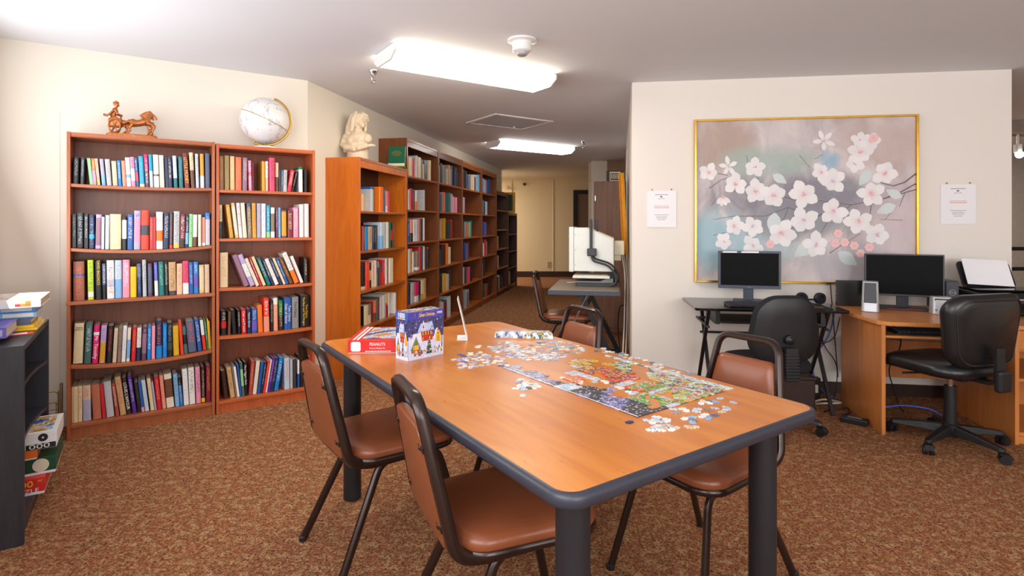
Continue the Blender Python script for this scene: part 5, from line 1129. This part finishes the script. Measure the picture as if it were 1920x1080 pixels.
for (cx, cz, rx, rz, c, st) in ((.12, .86, .22, .2, (178, 152, 136), .7), (.85, .84, .28, .2, (196, 172, 162), .6), (.5, .5, .48, .22, (128, 128, 140), .85), (.35, .74, .25, .12, (168, 186, 178), .8), (.62, .74, .06, .08, (138, 182, 206), .8),
                                (.12, .26, .2, .22, (150, 192, 204), .8), (.32, .2, .2, .14, (170, 200, 206), .6), (.45, .36, .3, .12, (146, 150, 156), .8), (.9, .4, .2, .3, (206, 186, 190), .5), (.7, .12, .3, .12, (176, 172, 180), .6)):
    col = k.mix(k.math('MULTIPLY', blob(cx, cz, rx, rz), st), col, rgb(*c))
k.bump(k.noise(v, 60, 3), .15, .003); M['canvas'] = k.set(col, .6, 0, .3)
cvs = obj('canvas', S().box(.011, pw - .011, -.014, -.001, .011, ph - .011), 'canvas', t)
s = S(); r2 = random.Random(4); lay = [0]
def P2(x, y): return ((x - 310) / 1035 * pw, (1 - (y - 240) / 757) * ph)
def petal(cx, cz, ang, L, w, ci, co):
    lay[0] += 1; yy = -.0145 - .000012 * lay[0]; ca, sa = math.cos(ang), math.sin(ang)
    prev = None; N = 5; prof = [.18, .55, .9, 1.0, .8, .15]
    for i, q in enumerate(prof):
        d_ = L * i / N; a = (cx + ca * d_ - sa * w * q, yy, cz + sa * d_ + ca * w * q); b = (cx + ca * d_ + sa * w * q, yy, cz + sa * d_ - ca * w * q)
        if prev:
            f_ = i / N; s.col = tuple(ci[j] + (co[j] - ci[j]) * min(1, .35 + f_ * 1.3) for j in range(3)) + (1,); s.add([prev[0], prev[1], b, a], [(0, 1, 2, 3)])
        prev = (a, b)
def twig(pts, w):
    lay[0] += 1; yy = -.0143 - .000012 * lay[0]; s.col = rgb(104, 88, 92)
    Q = [P2(*p) for p in pts]
    for i in range(len(Q) - 1):
        a, b = Q[i], Q[i + 1]; L = math.hypot(b[0] - a[0], b[1] - a[1]) or 1; nx, nz = -(b[1] - a[1]) / L, (b[0] - a[0]) / L; wa, wb = w * (1 - i / len(Q) * .7), w * (1 - (i + 1) / len(Q) * .7)
        s.add([(a[0] - nx * wa, yy, a[1] - nz * wa), (b[0] - nx * wb, yy, b[1] - nz * wb), (b[0] + nx * wb, yy, b[1] + nz * wb), (a[0] + nx * wa, yy, a[1] + nz * wa)], [(0, 1, 2, 3)])
for pts, w in (([(1342, 500), (1290, 540), (1240, 556), (1180, 540)], .006), ([(1342, 545), (1270, 585), (1190, 615), (1140, 640), (1130, 720)], .005), ([(1342, 572), (1200, 612), (1050, 640), (900, 620), (800, 630)], .004), ([(1290, 590), (1265, 650)], .003),
               ([(980, 650), (880, 700), (760, 650), (650, 690), (500, 690), (400, 706)], .004), ([(1050, 640), (940, 720), (900, 780)], .003), ([(760, 650), (730, 720), (720, 800)], .003), ([(700, 590), (800, 620)], .004), ([(380, 560), (440, 520), (520, 500)], .003), ([(420, 490), (470, 500)], .003),
               ([(810, 410), (860, 470)], .002), ([(560, 410), (575, 470)], .002), ([(390, 640), (430, 590)], .002), ([(400, 780), (460, 765)], .002), ([(1280, 710), (1180, 706)], .002), ([(950, 860), (1010, 820), (1090, 770)], .003), ([(1240, 660), (1200, 710)], .002), ([(620, 520), (590, 480)], .002), ([(880, 430), (920, 410)], .002)): twig(pts, w)
WHT, PNK, BLU, ROS, GRN = rgb(234, 230, 230), rgb(222, 168, 176), rgb(190, 206, 222), rgb(224, 110, 124), rgb(186, 204, 200)
FL = [(378, 485, 48, 'p'), (474, 458, 50, 'g'), (600, 462, 52, 'w'), (508, 540, 58, 'p'), (447, 600, 50, 'd'), (604, 575, 60, 'p'), (690, 595, 68, 'p'), (830, 590, 70, 'p'), (910, 492, 48, 'p'), (968, 530, 62, 'b'), (922, 348, 52, 'g'), (1090, 400, 58, 'p'), (1065, 455, 48, 'w'), (1140, 350, 48, 'r'),
      (1200, 498, 62, 'p'), (1140, 590, 62, 'r'), (965, 670, 66, 'p'), (828, 712, 70, 'b'), (1080, 715, 64, 'p'), (1168, 775, 62, 'b'), (500, 735, 50, 'p'), (592, 738, 54, 'b'), (725, 770, 72, 'p'), (450, 810, 46, 'w'), (588, 830, 56, 'b'), (885, 822, 64, 'b'), (1085, 345, 42, 'w')]
for x, y, r_, ty in [(690, 730, 66, 'l'), (830, 845, 66, 'l'), (1035, 885, 60, 'l'), (1110, 520, 50, 'l'), (1205, 660, 52, 'l'), (720, 520, 44, 'l'), (1240, 590, 44, 'l')]:
    cx, cz = P2(x, y); a = r2.uniform(0, 6.3); L = r_ / 1035 * pw; petal(cx - math.cos(a) * L * .8, cz - math.sin(a) * L * .8, a, L * 1.7, L * .5, GRN, rgb(206, 216, 216))
for x, y, r_, ty in FL:
    cx, cz = P2(x, y); L = r_ / 1035 * pw; a0 = r2.uniform(0, 6.3); ci = {'p': PNK, 'w': WHT, 'b': BLU, 'r': ROS, 'g': GRN, 'd': ROS}[ty]; n_ = 5 if ty != 'd' else 4
    for i in range(n_):
        a = a0 + i * 2 * math.pi / n_ + r2.uniform(-.2, .2) if ty != 'd' else R(-130 + i * 30); q = r2.uniform(.82, 1.12); w_ = L * (.4 if ty not in 'gd' else .22); v_ = r2.uniform(.93, 1.02)
        petal(cx, cz, a, L * q, w_, ci, tuple(min(1, c * v_) for c in WHT))
    for i in range(4): petal(cx, cz, r2.uniform(0, 6.3), L * .2, L * .06, ROS if ty != 'g' else GRN, PNK)
for x, y in ((988, 770), (975, 815), (1018, 810), (1062, 825), (1130, 832), (1090, 860), (672, 820), (1150, 340)):
    cx, cz = P2(x, y)
    for i in range(6): petal(cx, cz, i * 1.05, .034, .016, rgb(226, 150, 150), rgb(238, 190, 188))
obj('blossoms', s, 'vcol', cvs)
def notice(label, ua, ub, va, vb, group='typed notices in plastic sleeves'):
    a, b = wx(ua), wx(ub); zt, zb = wz((ua + ub) / 2, va), wz((ua + ub) / 2, vb); w, h = b - a, zt - zb
    t = thing('wall_notice', label, 'notice', W3((a + b) / 2, -.003, zb), RP, group)
    obj('sheet', S().box(-w / 2, w / 2, -.002, 0, 0, h), 'paper', t)
    def lines(name, rows, m):
        s = S(); r2 = random.Random(6)
        for z, L, th in rows:
            x = -L / 2
            while x < L / 2 - .003:
                e = min(r2.uniform(.006, .02), L / 2 - x); s.box(x, x + e, -.0028, -.002, z * h, z * h + th); x += e + .003
        obj(name, s, m, t)
    lines('printed_lines', [(.885, .10, .006), (.78, .055, .004), (.335, .11, .004), (.29, .08, .004), (.245, .085, .0045), (.195, .06, .004)], 'grey_ink'); lines('red_lines', [(.575, .115, .004), (.53, .115, .0055)], 'red_ink'); lines('bold_word', [(.825, .022, .008)], 'black_ink')
    for x in (-w * .33, w * .33): obj('push_pin', S().ball((x, -.004, h + .011), (.006, .006, .006), 8, 6), 'brass', t)
notice('white typed notice pinned left of the blossom painting', 1213, 1268, 358, 426); notice('white typed notice pinned right of the blossom painting, above the printer', 1763, 1829, 346, 420)

# ------------------------------------------------------------------ folding computer desk
FZ = .72
t = thing('computer_desk', 'black folding computer desk under the painting, left of the wood desk', 'desk', W3(.385, -.60, 0), RP); FW, FD = 1.0, .57
obj('desktop', S().prism(rrect(FW, FD, .03, 4, FW / 2, FD / 2), FZ - .018, FZ), 'black_gloss', t, bevel=.003)
for x in (.10, .88):
    obj('leg', S().tube([(x, .06, FZ - .02), (x, .50, .0)], .014, 4, flat=(1.2, .8)), 'black', t); obj('leg', S().tube([(x + .03, .50, FZ - .02), (x + .03, .06, .0)], .014, 4, flat=(1.2, .8)), 'black', t)
    obj('side_bar', S().tube([(x, .06, FZ - .14), (x, .50, FZ - .14)], .01, 4), 'black', t)
obj('stretcher', S().tube([(.1, .42, FZ - .13), (.88, .42, FZ - .13)], .011, 4), 'black', t); obj('stretcher', S().tube([(.1, .37, FZ - .23), (.88, .37, FZ - .23)], .011, 4), 'black', t)
tr = obj('keyboard_tray', S().box(.18, .84, .05, .40, FZ - .11, FZ - .095), 'black', t, bevel=.003); obj('tray_rail', S().box(.15, .18, .08, .4, FZ - .12, FZ - .019), 'black', tr); obj('tray_rail', S().box(.84, .87, .08, .4, FZ - .12, FZ - .019), 'black', tr)
def D1_(x, y, z=FZ): return W3(.385 + x, -.60 + y, z + .0006)
def monitor(label, p, rz, w, h, zb, mat, bezel, foot, logo=None, stick=None):
    t = thing('computer_monitor', label, 'monitor', p, rz, 'black computer monitors')
    s = S().box(-w / 2, w / 2, .004, .03, zb, zb + h); obj('back_shell', s, mat, t, bevel=.004)
    s = S(); b = bezel
    s.box(-w / 2, w / 2, -.008, .004, zb, zb + b * 1.5).box(-w / 2, w / 2, -.008, .004, zb + h - b, zb + h).box(-w / 2, -w / 2 + b, -.008, .004, zb + b * 1.5, zb + h - b).box(w / 2 - b, w / 2, -.008, .004, zb + b * 1.5, zb + h - b)
    obj('bezel', s, mat, t, bevel=.0015); obj('screen', S().box(-w / 2 + b, w / 2 - b, -.004, .003, zb + b * 1.5, zb + h - b), 'screen', t)
    obj('neck', S().box(-.035, .035, .03, .055, .01, zb + h * .5), mat, t, bevel=.004); obj('foot', S().prism(rrect(foot[0], foot[1], .02, 4, 0, .03), 0, .012), mat, t, bevel=.003)
    if logo: text('logo', logo, .014, 'grey', t, (0, -.0086, zb + b * .7), (R(90), 0, 0))
    if stick: s = S().box(-w / 2 + .03, -w / 2 + .13, -.0092, -.008, zb + h - b * .8, zb + h - b * .1).box(-w / 2 + .16, -w / 2 + .28, -.0092, -.008, zb + h - b * .8, zb + h - b * .1); obj('sticker', s, 'paper', t)
    return t
monitor('black monitor with grey blue frame on the folding desk', D1_(.45, .36), R(-14), .432, .278, .10, 'grey_blue', .016, (.2, .17), 'acer', True)
def keyboard(label, p, rz, w=.44, d=.15):
    t = thing('keyboard', label, 'keyboard', p, rz, 'black keyboards'); obj('tray', S().rings([[(x, y, z) for y, z in ((0, 0), (0, .012), (d, .022), (d, 0))] for x in (-w / 2, w / 2)]), 'black', t, bevel=.003)
    s = S()
    for j in range(6):
        for i in range(19):
            if i in (14,) or (j == 0 and 4 < i < 9): continue
            x, y = -w / 2 + .012 + i * (w - .024) / 19, .008 + j * (d - .016) / 6; z = .012 + .01 * y / d; s.box(x, x + .017, y, y + .017, z, z + .007)
    obj('space_bar', S().box(-w / 2 + .012 + 4.95 * (w - .024) / 19, -w / 2 + .012 + 8.9 * (w - .024) / 19, .008, .025, .013, .0195), 'dark_grey', t); obj('keys', s, 'dark_grey', t)
    return t
keyboard('black keyboard in front of the monitor on the folding desk', D1_(.46, .07), RP + R(2))
t = thing('headphones', 'black over ear headphones lying on the folding desk', 'headphones', D1_(.86, .33), R(-10))
for x in (-.055, .06):
    s = S().at((x, 0, .042), (R(90), R(-12), R(24 if x > 0 else -10))).lathe([(.0, -.014), (.03, -.016), (.04, -.004), (.042, .012), (.034, .024), (.02, .018), (0, .016)], 20); e = obj('ear_cup', s, 'black', t, 50)
    s = S().at((x, 0, .042), (R(90), R(-12), R(24 if x > 0 else -10))); s.tube([(.03 * math.cos(a * math.pi / 8), .03 * math.sin(a * math.pi / 8), .024) for a in range(16)], .011, 8, closed=True); obj('ear_pad', s, 'black_soft', e, 50)
obj('headband', S().tube(fillet([(-.075, .02, .05), (-.1, .09, .02), (0, .15, .012), (.11, .1, .02), (.08, .02, .05)], .06, 6), .009, 8, flat=(1.4, .6)), 'black', t, 50)
t = thing('computer_mouse', 'dark grey mouse on its pad at the right of the folding desk', 'mouse', D1_(.775, .12, FZ + .004), R(-20)); obj('shell', S().ball((0, 0, .0), (.032, .055, .034), 14, 10).warp(lambda p: (p.x, p.y, max(p.z, 0))), 'dark_grey', t, 60); obj('wheel', S().cyl((-.003, .03, .026), (.003, .03, .026), .008), 'black', t)
tag(obj('mouse_pad', S().prism(rrect(.23, .19, .02, 4), 0, .0035), 'black_soft', loc=D1_(.80, .14), rot=(0, 0, RP)), 'black mouse pad with a red edge under the dark mouse', 'mouse pad'); obj('red_edge', S().prism(rrect(.16, .012, .003, 2, 0, .0), .0036, .0042), 'orange', bpy.data.objects['mouse_pad'])
tag(obj('storage_box', S().box(0, .25, 0, .28, 0, .20), 'trim_dark', bevel=.01, loc=W3(.98, -.42, 0), rot=(0, 0, RP)), 'low dark brown box on the carpet under the folding desk', 'box'); obj('lid', S().box(-.006, .256, -.006, .286, .2002, .225), 'trim_dark', bpy.data.objects['storage_box'], bevel=.006)

# ------------------------------------------------------------------ wood desk with computer
WD = Vector((2.28, 3.42, 0)); RW = R(-11); WZ = .70
def D2_(x, y, z=WZ): return local(WD, RW, (x, y, z + .0006))
t = thing('computer_desk', 'maple laminate computer desk at the right, behind the black leather chair', 'desk', WD, RW)
obj('desktop', S().prism([(-.02, .02), (.04, -.025), (1.55, -.025), (1.55, .80), (.03, .80), (-.09, .62)], WZ - .024, WZ), 'desk_top', t, bevel=.003)
obj('side_panel', S().box(0, .022, 0, .64, 0, WZ - .0245), 'desk', t, bevel=.002); obj('side_panel', S().box(.70, .722, -.02, .64, 0, WZ - .0245), 'desk', t, bevel=.002)
obj('modesty_panel', S().box(.0225, .6995, .56, .576, .22, .48), 'desk', t, bevel=.002); obj('keyboard_tray', S().box(.028, .694, .02, .36, WZ - .105, WZ - .09), 'desk_top', t, bevel=.002)
obj('tray_runner', S().box(.0225, .0275, .03, .4, WZ - .12, WZ - .08), 'dark_grey', t); obj('tray_runner', S().box(.6945, .6995, .03, .4, WZ - .12, WZ - .08), 'dark_grey', t)
ped = obj('pedestal', S().box(.7225, 1.5, .0, .64, .0, .04).box(.7225, 1.5, .02, .64, .04, .06).box(1.48, 1.5, .0, .64, .06, WZ - .025).box(.7225, 1.48, .62, .64, .06, WZ - .025).box(.7225, 1.48, .03, .62, .36, .378).box(.7225, 1.48, .03, .62, WZ - .16, WZ - .142), 'desk', t, bevel=.002)
dr = obj('drawer', S().box(.728, 1.474, -.005, .012, WZ - .14, WZ - .03), 'desk', t, bevel=.002); obj('handle', S().tube(fillet([(1.04, -.005, WZ - .085), (1.04, -.03, WZ - .085), (1.16, -.03, WZ - .085), (1.16, -.005, WZ - .085)], .012), .005), 'brass', dr)
monitor('larger black monitor with slim frame on the maple desk', D2_(.372, .56), R(-25), .465, .295, .092, 'dark_grey', .009, (.3, .19)).children[0]
obj('red_line', S().box(-.1, .1, -.0662, -.0655, .006, .0085), 'red', [o for o in bpy.data.objects if o.name.startswith('computer_monitor')][-1])
def speaker(label, p, rz, w, d, h, kind):
    t = thing('desk_speaker', label, 'speaker', p, rz, 'small silver speakers')
    sh = lambda q: (q.x * (1 - .12 * q.z / h), q.y + .18 * q.z * (1 if q.y < 0 else .3), q.z)
    obj('cabinet', S().prism(rrect(w, d, .02, 4), 0, h).warp(sh), 'silver', t, bevel=.006, seg=3)
    if kind: obj('grille', S().box(-w * .37, w * .37, -d / 2 - .005, -d / 2 + .003, h * .3, h * .96).warp(sh), 'dark_grey', t, bevel=.012, seg=3)
    else:
        obj('display', S().box(-w * .36, w * .36, -d / 2 - .001 + .018, -d / 2 + .03, h * .5, h * .9), 'dark_grey', t); obj('volume_knob', S().cyl((0, -d / 2 + .002, h * .25), (0, -d / 2 + .02, h * .25), .014), 'white', t)
        for x in (-.04, .04): obj('button', S().cyl((x, -d / 2 + .002, h * .25), (x, -d / 2 + .02, h * .25), .007), 'grey', t)
    return t
speaker('silver speaker with dark front left of the larger monitor', D2_(.105, .42), R(-34), .105, .11, .205, True); speaker('low silver speaker with a small dark display under the larger monitor', D2_(.52, .385), RW - R(10), .125, .09, .115, False)
t = thing('mini_computer', 'slim black mini computer standing at the left back of the maple desk', 'computer', D2_(.075, .68), R(-30)); obj('chassis', S().box(-.018, .018, -.09, .09, 0, .185), 'black', t, bevel=.003)
t.rotation_euler.z = R(-99); obj('front_face', S().box(-.016, .016, -.094, -.0905, .004, .181), 'black', t); obj('red_stripe', S().box(-.016, .016, -.0955, -.0941, .085, .092), 'red', t); s = S()
for z in (.03, .045, .06, .11, .125): s.box(-.008, .008, -.0955, -.0941, z, z + .006)
obj('ports', s, 'grey', t); obj('blue_sticker', S().box(-.0188, -.0181, -.075, -.05, .14, .168), 'sky_sticker' if 'sky_sticker' in M else 'blue', t)
t = thing('computer_tower', 'small black computer tower between the larger monitor and the printer', 'computer', D2_(.672, .56), RW); obj('chassis', S().box(-.04, .04, 0, .24, 0, .205), 'black', t, bevel=.004); obj('front_bezel', S().box(-.038, .038, -.008, -.0005, .004, .2), 'dark_grey', t, bevel=.002)
s = S().at((0, -.0085, .125), (R(90), 0, 0)); s.tube([(.019 * math.cos(a * math.pi / 10), .019 * math.sin(a * math.pi / 10), 0) for a in range(20)], .002, 6, closed=True); obj('ring_logo', s, 'silver', t); text('logo', 'DELL', .012, 'silver', t, (0, -.0086, .125), (R(90), 0, 0))
s = S()
for z in (.03, .05, .07): s.box(-.012, .012, -.0092, -.008, z, z + .007)
obj('ports', s, 'black', t)
t = thing('printer', 'black inkjet printer at the right end of the maple desk with white paper loaded', 'printer', D2_(.76, .42), RW); w = .46
obj('body', S().rings([[(x, y, z) for y, z in ((0, 0), (0, .10), (.03, .14), (.33, .15), (.33, 0))] for x in (0, w)]), 'black', t, bevel=.012, seg=3); obj('lid', S().box(.01, w - .01, .04, .27, .1505, .16), 'black_gloss', t, bevel=.004); obj('front_slot', S().box(.05, w - .05, -.002, .004, .03, .075), 'screen', t)
obj('output_tray', S().box(.07, w - .07, -.1, .0, .02, .028), 'black', t, bevel=.003); obj('silver_trim', S().box(.0, w, -.0015, .001, .098, .104), 'silver', t)
obj('paper_feed', S().prism(rrect(.33, .2, .03, 4, 0, .1), 0, .012), 'black', t, loc=(.2, .25, .15), rot=(R(62), 0, 0), bevel=.003)
tag(obj('paper_sheet', S().box(-.14, .14, 0, .2, 0, .004), 'paper', loc=D2_(.76 + .19, .42 + .213, WZ + .172), rot=(Matrix.Rotation(RW, 3, 'Z') @ Matrix.Rotation(R(60), 3, 'X') @ Matrix.Rotation(R(-3), 3, 'Z')).to_euler()), 'white paper sheets standing in the feed tray of the black printer', 'paper')
keyboard('black keyboard on the pull out tray of the maple desk', D2_(.36, .06, WZ - .09), RW, .5, .14)

# ------------------------------------------------------------------ office chairs
def star_base(t, n=5, r=.30, a0=0, hub=.07):
    obj('hub', S().lathe([(.0, .05), (.045, .05), (.045, .115), (.034, .125), (0, .125)], 20), 'black', t, 40)
    for i in range(n):
        a = a0 + i * 2 * math.pi / n; ca, sa = math.cos(a), math.sin(a); s = S(); rg = []
        for q, (w, zt, zb) in ((.035, (.03, .115, .06)), (.5 * r, (.026, .105, .065)), (r, (.02, .085, .062)), (r + .018, (.012, .078, .064))):
            rg.append([(ca * q - sa * o_, sa * q + ca * o_, z) for o_, z in ((-w, zb), (w, zb), (w * .7, zt), (-w * .7, zt))])
        s.rings(rg); obj('base_arm', s, 'black', t, bevel=.004)
        x, y = ca * r, sa * r; b = a + rnd.uniform(-1, 1); cb, sb_ = math.cos(b), math.sin(b); s = S().cyl((x, y, .05), (x, y, .07), .009)
        for o_ in (-.017, .017): s.cyl((x + cb * .014 - sb_ * (o_ - .009), y + sb_ * .014 + cb * (o_ - .009), .0265), (x + cb * .014 - sb_ * (o_ + .009), y + sb_ * .014 + cb * (o_ + .009), .0265), .0262, n=16)
        s.tube([(x - cb * .01, y - sb_ * .01, .052), (x + cb * .03, y + sb_ * .03, .052), (x + cb * .046, y + sb_ * .046, .03)], .022, 8, flat=(1, .35)); obj('caster', s, 'black', t, 40)
t = thing('office_chair', 'black task chair with an oval padded back, at the folding desk', 'office chair', (1.655, 3.58, 0), R(2), 'black swivel chairs')
star_base(t, 5, .29, R(-110)); obj('gas_column', S().lathe([(.026, .12), (.026, .25), (.016, .25), (.016, .35)], 16), 'black', t, 40); obj('tilt_box', S().box(-.07, .07, -.1, .1, .33, .37), 'black', t, bevel=.01)
out = rrect(.47, .46, .16, 8, 0, .03, .49); s = S().puff(out, [(.06, .372), (.012, .376), (.0, .395), (0, .42), (.012, .437), (.05, .447), (.14, .45)]).warp(lambda p: (p.x, p.y, p.z - .05 * max(0, p.y - .12) ** 2 * 8)); obj('seat', s, 'black_soft', t, 60)
out = rrect(.44, .42, .15, 8, 0, 0, .40); bend = lambda p: (p.x, p.y, p.z + .55 * p.x * p.x)
o = obj('backrest', S().puff(out, [(.05, -.0), (.008, .004), (0, .02), (0, .035), (.014, .05), (.06, .06), (.12, .063)]).warp(bend), 'black_soft', t, 60, loc=(0, -.235, .655), rot=(R(86), 0, R(180)))
sh = obj('back_shell', S().puff(rrect(.415, .395, .14, 8, 0, 0, .375), [(.1, -.012), (.03, -.01), (.0, 0), (0, .004)]).warp(bend), 'black', o, 60)
obj('adjust_knob', S().at((0, -.05, -.012), (R(180), 0, 0)).lathe([(.03, 0), (.028, .02), (.02, .024), (.012, .03), (0, .03)], 12), 'black', sh, 40)
s = S().tube(fillet([(0, .0, .36), (0, -.25, .36), (0, -.272, .55)], .06, 6), .02, 4, flat=(1.6, .5)); obj('back_bar', s, 'black', t)
s = S()
for i in range(9): s.cbox((0, -.278 + i * .0015, .375 + i * .018), (.088, .05, .012))
s.cbox((0, -.272, .46), (.075, .036, .2)); obj('bellows', s, 'black', t, bevel=.004)

t = thing('office_chair', 'black leather swivel chair with a wide piped back at the maple desk', 'office chair', (2.595, 3.285, 0), R(15), 'black swivel chairs')
star_base(t, 5, .28, R(-92)); obj('gas_column', S().lathe([(.034, .12), (.03, .30), (.03, .345), (.016, .346), (.016, .42)], 18), 'black', t, 40); obj('chrome_rod', S().lathe([(.0165, .346), (.0165, .39)], 14, (False, False)), 'chrome', t, 40)
obj('tilt_box', S().box(-.08, .08, -.13, .12, .40, .44), 'black', t, bevel=.012); obj('lever', S().tube([(-.08, .05, .415), (-.24, .1, .41)], .006), 'black', t)
out = rrect(.50, .50, .13, 8, 0, .05, .47); s = S().puff(out, [(.05, .432), (.01, .436), (0, .455), (0, .48), (.014, .502), (.05, .516), (.12, .522), (.2, .52)]).warp(lambda p: (p.x, p.y, p.z - .6 * max(0, p.y - .1) ** 2)); obj('seat', s, 'black_leather', t, 60)
out = rrect(.47, .41, .10, 8, 0, 0, .53); bend2 = lambda p: (p.x, p.y, p.z + .75 * p.x * p.x - .2 * p.y * p.y)
o = obj('backrest', S().puff(out, [(.06, -.012), (.02, -.004), (0, .018), (0, .05), (.016, .075), (.06, .09), (.13, .096)]).warp(bend2), 'black_leather', t, 60, loc=(0, -.235, .70), rot=(R(84), 0, R(180)))
pip = [(x * .885, y * .885, -.006) for x, y in out]; obj('piping', S().tube([bend2(Vector(p)) for p in pip], .0055, 6, closed=True), 'black', o, 50)
obj('back_bracket', S().tube(fillet([(0, -.02, .42), (0, -.265, .42), (0, -.262, .62)], .05, 6), .026, 4, flat=(1.7, .5)), 'black', t); obj('bracket_cover', S().box(-.045, .045, -.30, -.262, .385, .50), 'black', t, bevel=.012)

# ------------------------------------------------------------------ leads and adapters under the desks
Gc = 'leads hanging under the desks'
def lead(label, pts, r, m, name='cable'): cable(name, label, pts, r, m, 'cable', Gc)
Q = lambda x, y, z: tuple(W3(x, y, z))
lead('black lead hanging straight down between the two desks', [Q(1.36, -.12, .66), Q(1.37, -.1, .3), Q(1.4, -.16, .05), Q(1.42, -.2, .006)], .004, 'black'); lead('black lead looping wide against the wall between the desks', [Q(1.42, -.1, .68), Q(1.40, -.06, .4), Q(1.52, -.06, .25), Q(1.50, -.1, .1), Q(1.46, -.15, .006)], .0035, 'black')
lead('thin black lead sagging from the folding desk to the wood desk', [Q(1.26, -.12, .45), Q(1.36, -.08, .38), Q(1.50, -.06, .42), Q(1.52, -.1, .6)], .003, 'black')
lead('blue network cable curving down the wall between the desks', [Q(1.50, -.05, .62), Q(1.47, -.05, .45), Q(1.33, -.05, .25), Q(1.36, -.08, .1), Q(1.42, -.12, .02), Q(1.48, -.14, .006)], .005, 'blue_cable'); lead('blue network cable lying on the carpet beneath the maple desk', [D2_(.05, .5, .005), D2_(.16, .36, .06), D2_(.3, .42, .07), D2_(.46, .4, .06), D2_(.55, .45, .006)], .005, 'blue_cable')
lead('black video lead looping behind the left monitor', [tuple(D1_(.62, .5, .03)), tuple(D1_(.66, .5, .07)), tuple(D1_(.74, .5, .06)), tuple(D1_(.80, .5, .01))], .004, 'black'); lead('black power lead curling behind the left monitor foot', [tuple(D1_(.36, .44, .07)), tuple(D1_(.33, .45, .05)), tuple(D1_(.36, .42, .02)), tuple(D1_(.42, .4, .006))], .004, 'black')
lead('black lead standing up behind the headphones beside the mini computer', [Q(1.44, -.06, .84), Q(1.47, -.06, .85), tuple(D2_(.0, .70, .165))], .004, 'black')
for lab, x, z in (('black lead hanging under the keyboard tray, nearest the left panel', .12, .5), ('black lead hanging under the keyboard tray, beside the chair back', .30, .45)): lead(lab, [D2_(x, .45, WZ - .12), D2_(x + .02, .47, z), D2_(x - .06, .5, .3), D2_(x + .02, .5, .03), D2_(x + .03, .46, .006)], .004, 'black')
lead('white cable lying in loops beside the folding desk leg', [Q(1.275, -.3, .006), Q(1.32, -.36, .03), Q(1.43, -.34, .03), Q(1.46, -.26, .012), Q(1.36, -.22, .02), Q(1.28, -.26, .008)], .007, 'white_cable'); lead('black lead snaking over the carpet to the adapter', [Q(1.26, -.48, .006), Q(1.3, -.44, .008), Q(1.40, -.46, .03), Q(1.45, -.40, .02), Q(1.42, -.5, .008), Q(1.36, -.52, .006)], .005, 'black')
t = thing('power_adapter', 'black power adapter lying on the carpet left of the maple desk', 'adapter', W3(1.375, -.665, 0), R(-40)); obj('brick', S().box(-.075, .075, -.035, .035, .0, .036), 'black', t, bevel=.006); obj('plate', S().box(-.04, .04, -.015, .015, .0361, .037), 'grey', t)
t = thing('power_adapter', 'upright black adapter hanging at the back between the desks', 'adapter', W3(1.33, -.12, 0), RP); obj('brick', S().box(-.04, .04, -.025, .03, .0, .15), 'black', t, bevel=.006); obj('plate', S().box(-.02, .02, -.0262, -.0251, .04, .1), 'beige', t)
t['label'] = 'upright black adapter standing on the carpet at the wall between the desks'

# ------------------------------------------------------------------ light: daylight through the windows beside and behind the camera, the ceiling lamps, an added hall light
def area(name, loc, rot, sx, sy, power, color):
    L = bpy.data.lights.new(name, 'AREA'); L.shape = 'RECTANGLE'; L.size = sx; L.size_y = sy; L.energy = power; L.color = color
    o = bpy.data.objects.new(name, L); C.objects.link(o); o.location = loc; o.rotation_euler = rot; return o
DAY = (.97, .98, 1.0)
c = WL + A2 * 2.75 + A1 * .02
area('window_daylight', (c.x, c.y, 1.58), (R(104), 0, RA - R(90)), 2.2, 1.4, 60, DAY)  # extra unseen window light, added to brighten the left floor and chairs
c = WL + A2 * 5.75 + A1 * .02
area('window_daylight', (c.x, c.y, 1.58), (R(108), 0, RA - R(90)), 2.2, 1.4, 36, DAY)
area('window_daylight', (RWX - 1.75, BY + .03, 1.58), (R(104), 0, R(0)), 2.2, 1.4, 58, DAY)
area('window_daylight', (RWX - 4.8, BY + .03, 1.58), (R(104), 0, R(0)), 2.7, 1.4, 115, DAY)
WARM = (1.0, .91, .76)
area('hall_area_light', (-1.6, 12.7, H - .05), (0, 0, 0), 1.2, .3, 80, WARM)  # added light out of view, brightens the far wall
area('hall_area_light', (5.6, 7.3, H - .05), (0, 0, 0), 1.2, .3, 45, WARM)
w = bpy.data.worlds.new('world'); w.use_nodes = True; bpy.context.scene.world = w
w.node_tree.nodes['Background'].inputs[0].default_value = (1, .98, .95, 1); w.node_tree.nodes['Background'].inputs[1].default_value = .4
sc = bpy.context.scene
sc.view_settings.view_transform = 'Standard'; sc.view_settings.look = 'None'; sc.view_settings.gamma = 1; sc.view_settings.exposure = 0.12; sc.view_settings.use_curve_mapping = False
sc.cycles.use_denoising = True; sc.cycles.max_bounces = 8; sc.cycles.diffuse_bounces = 5; sc.cycles.sample_clamp_indirect = 4.0
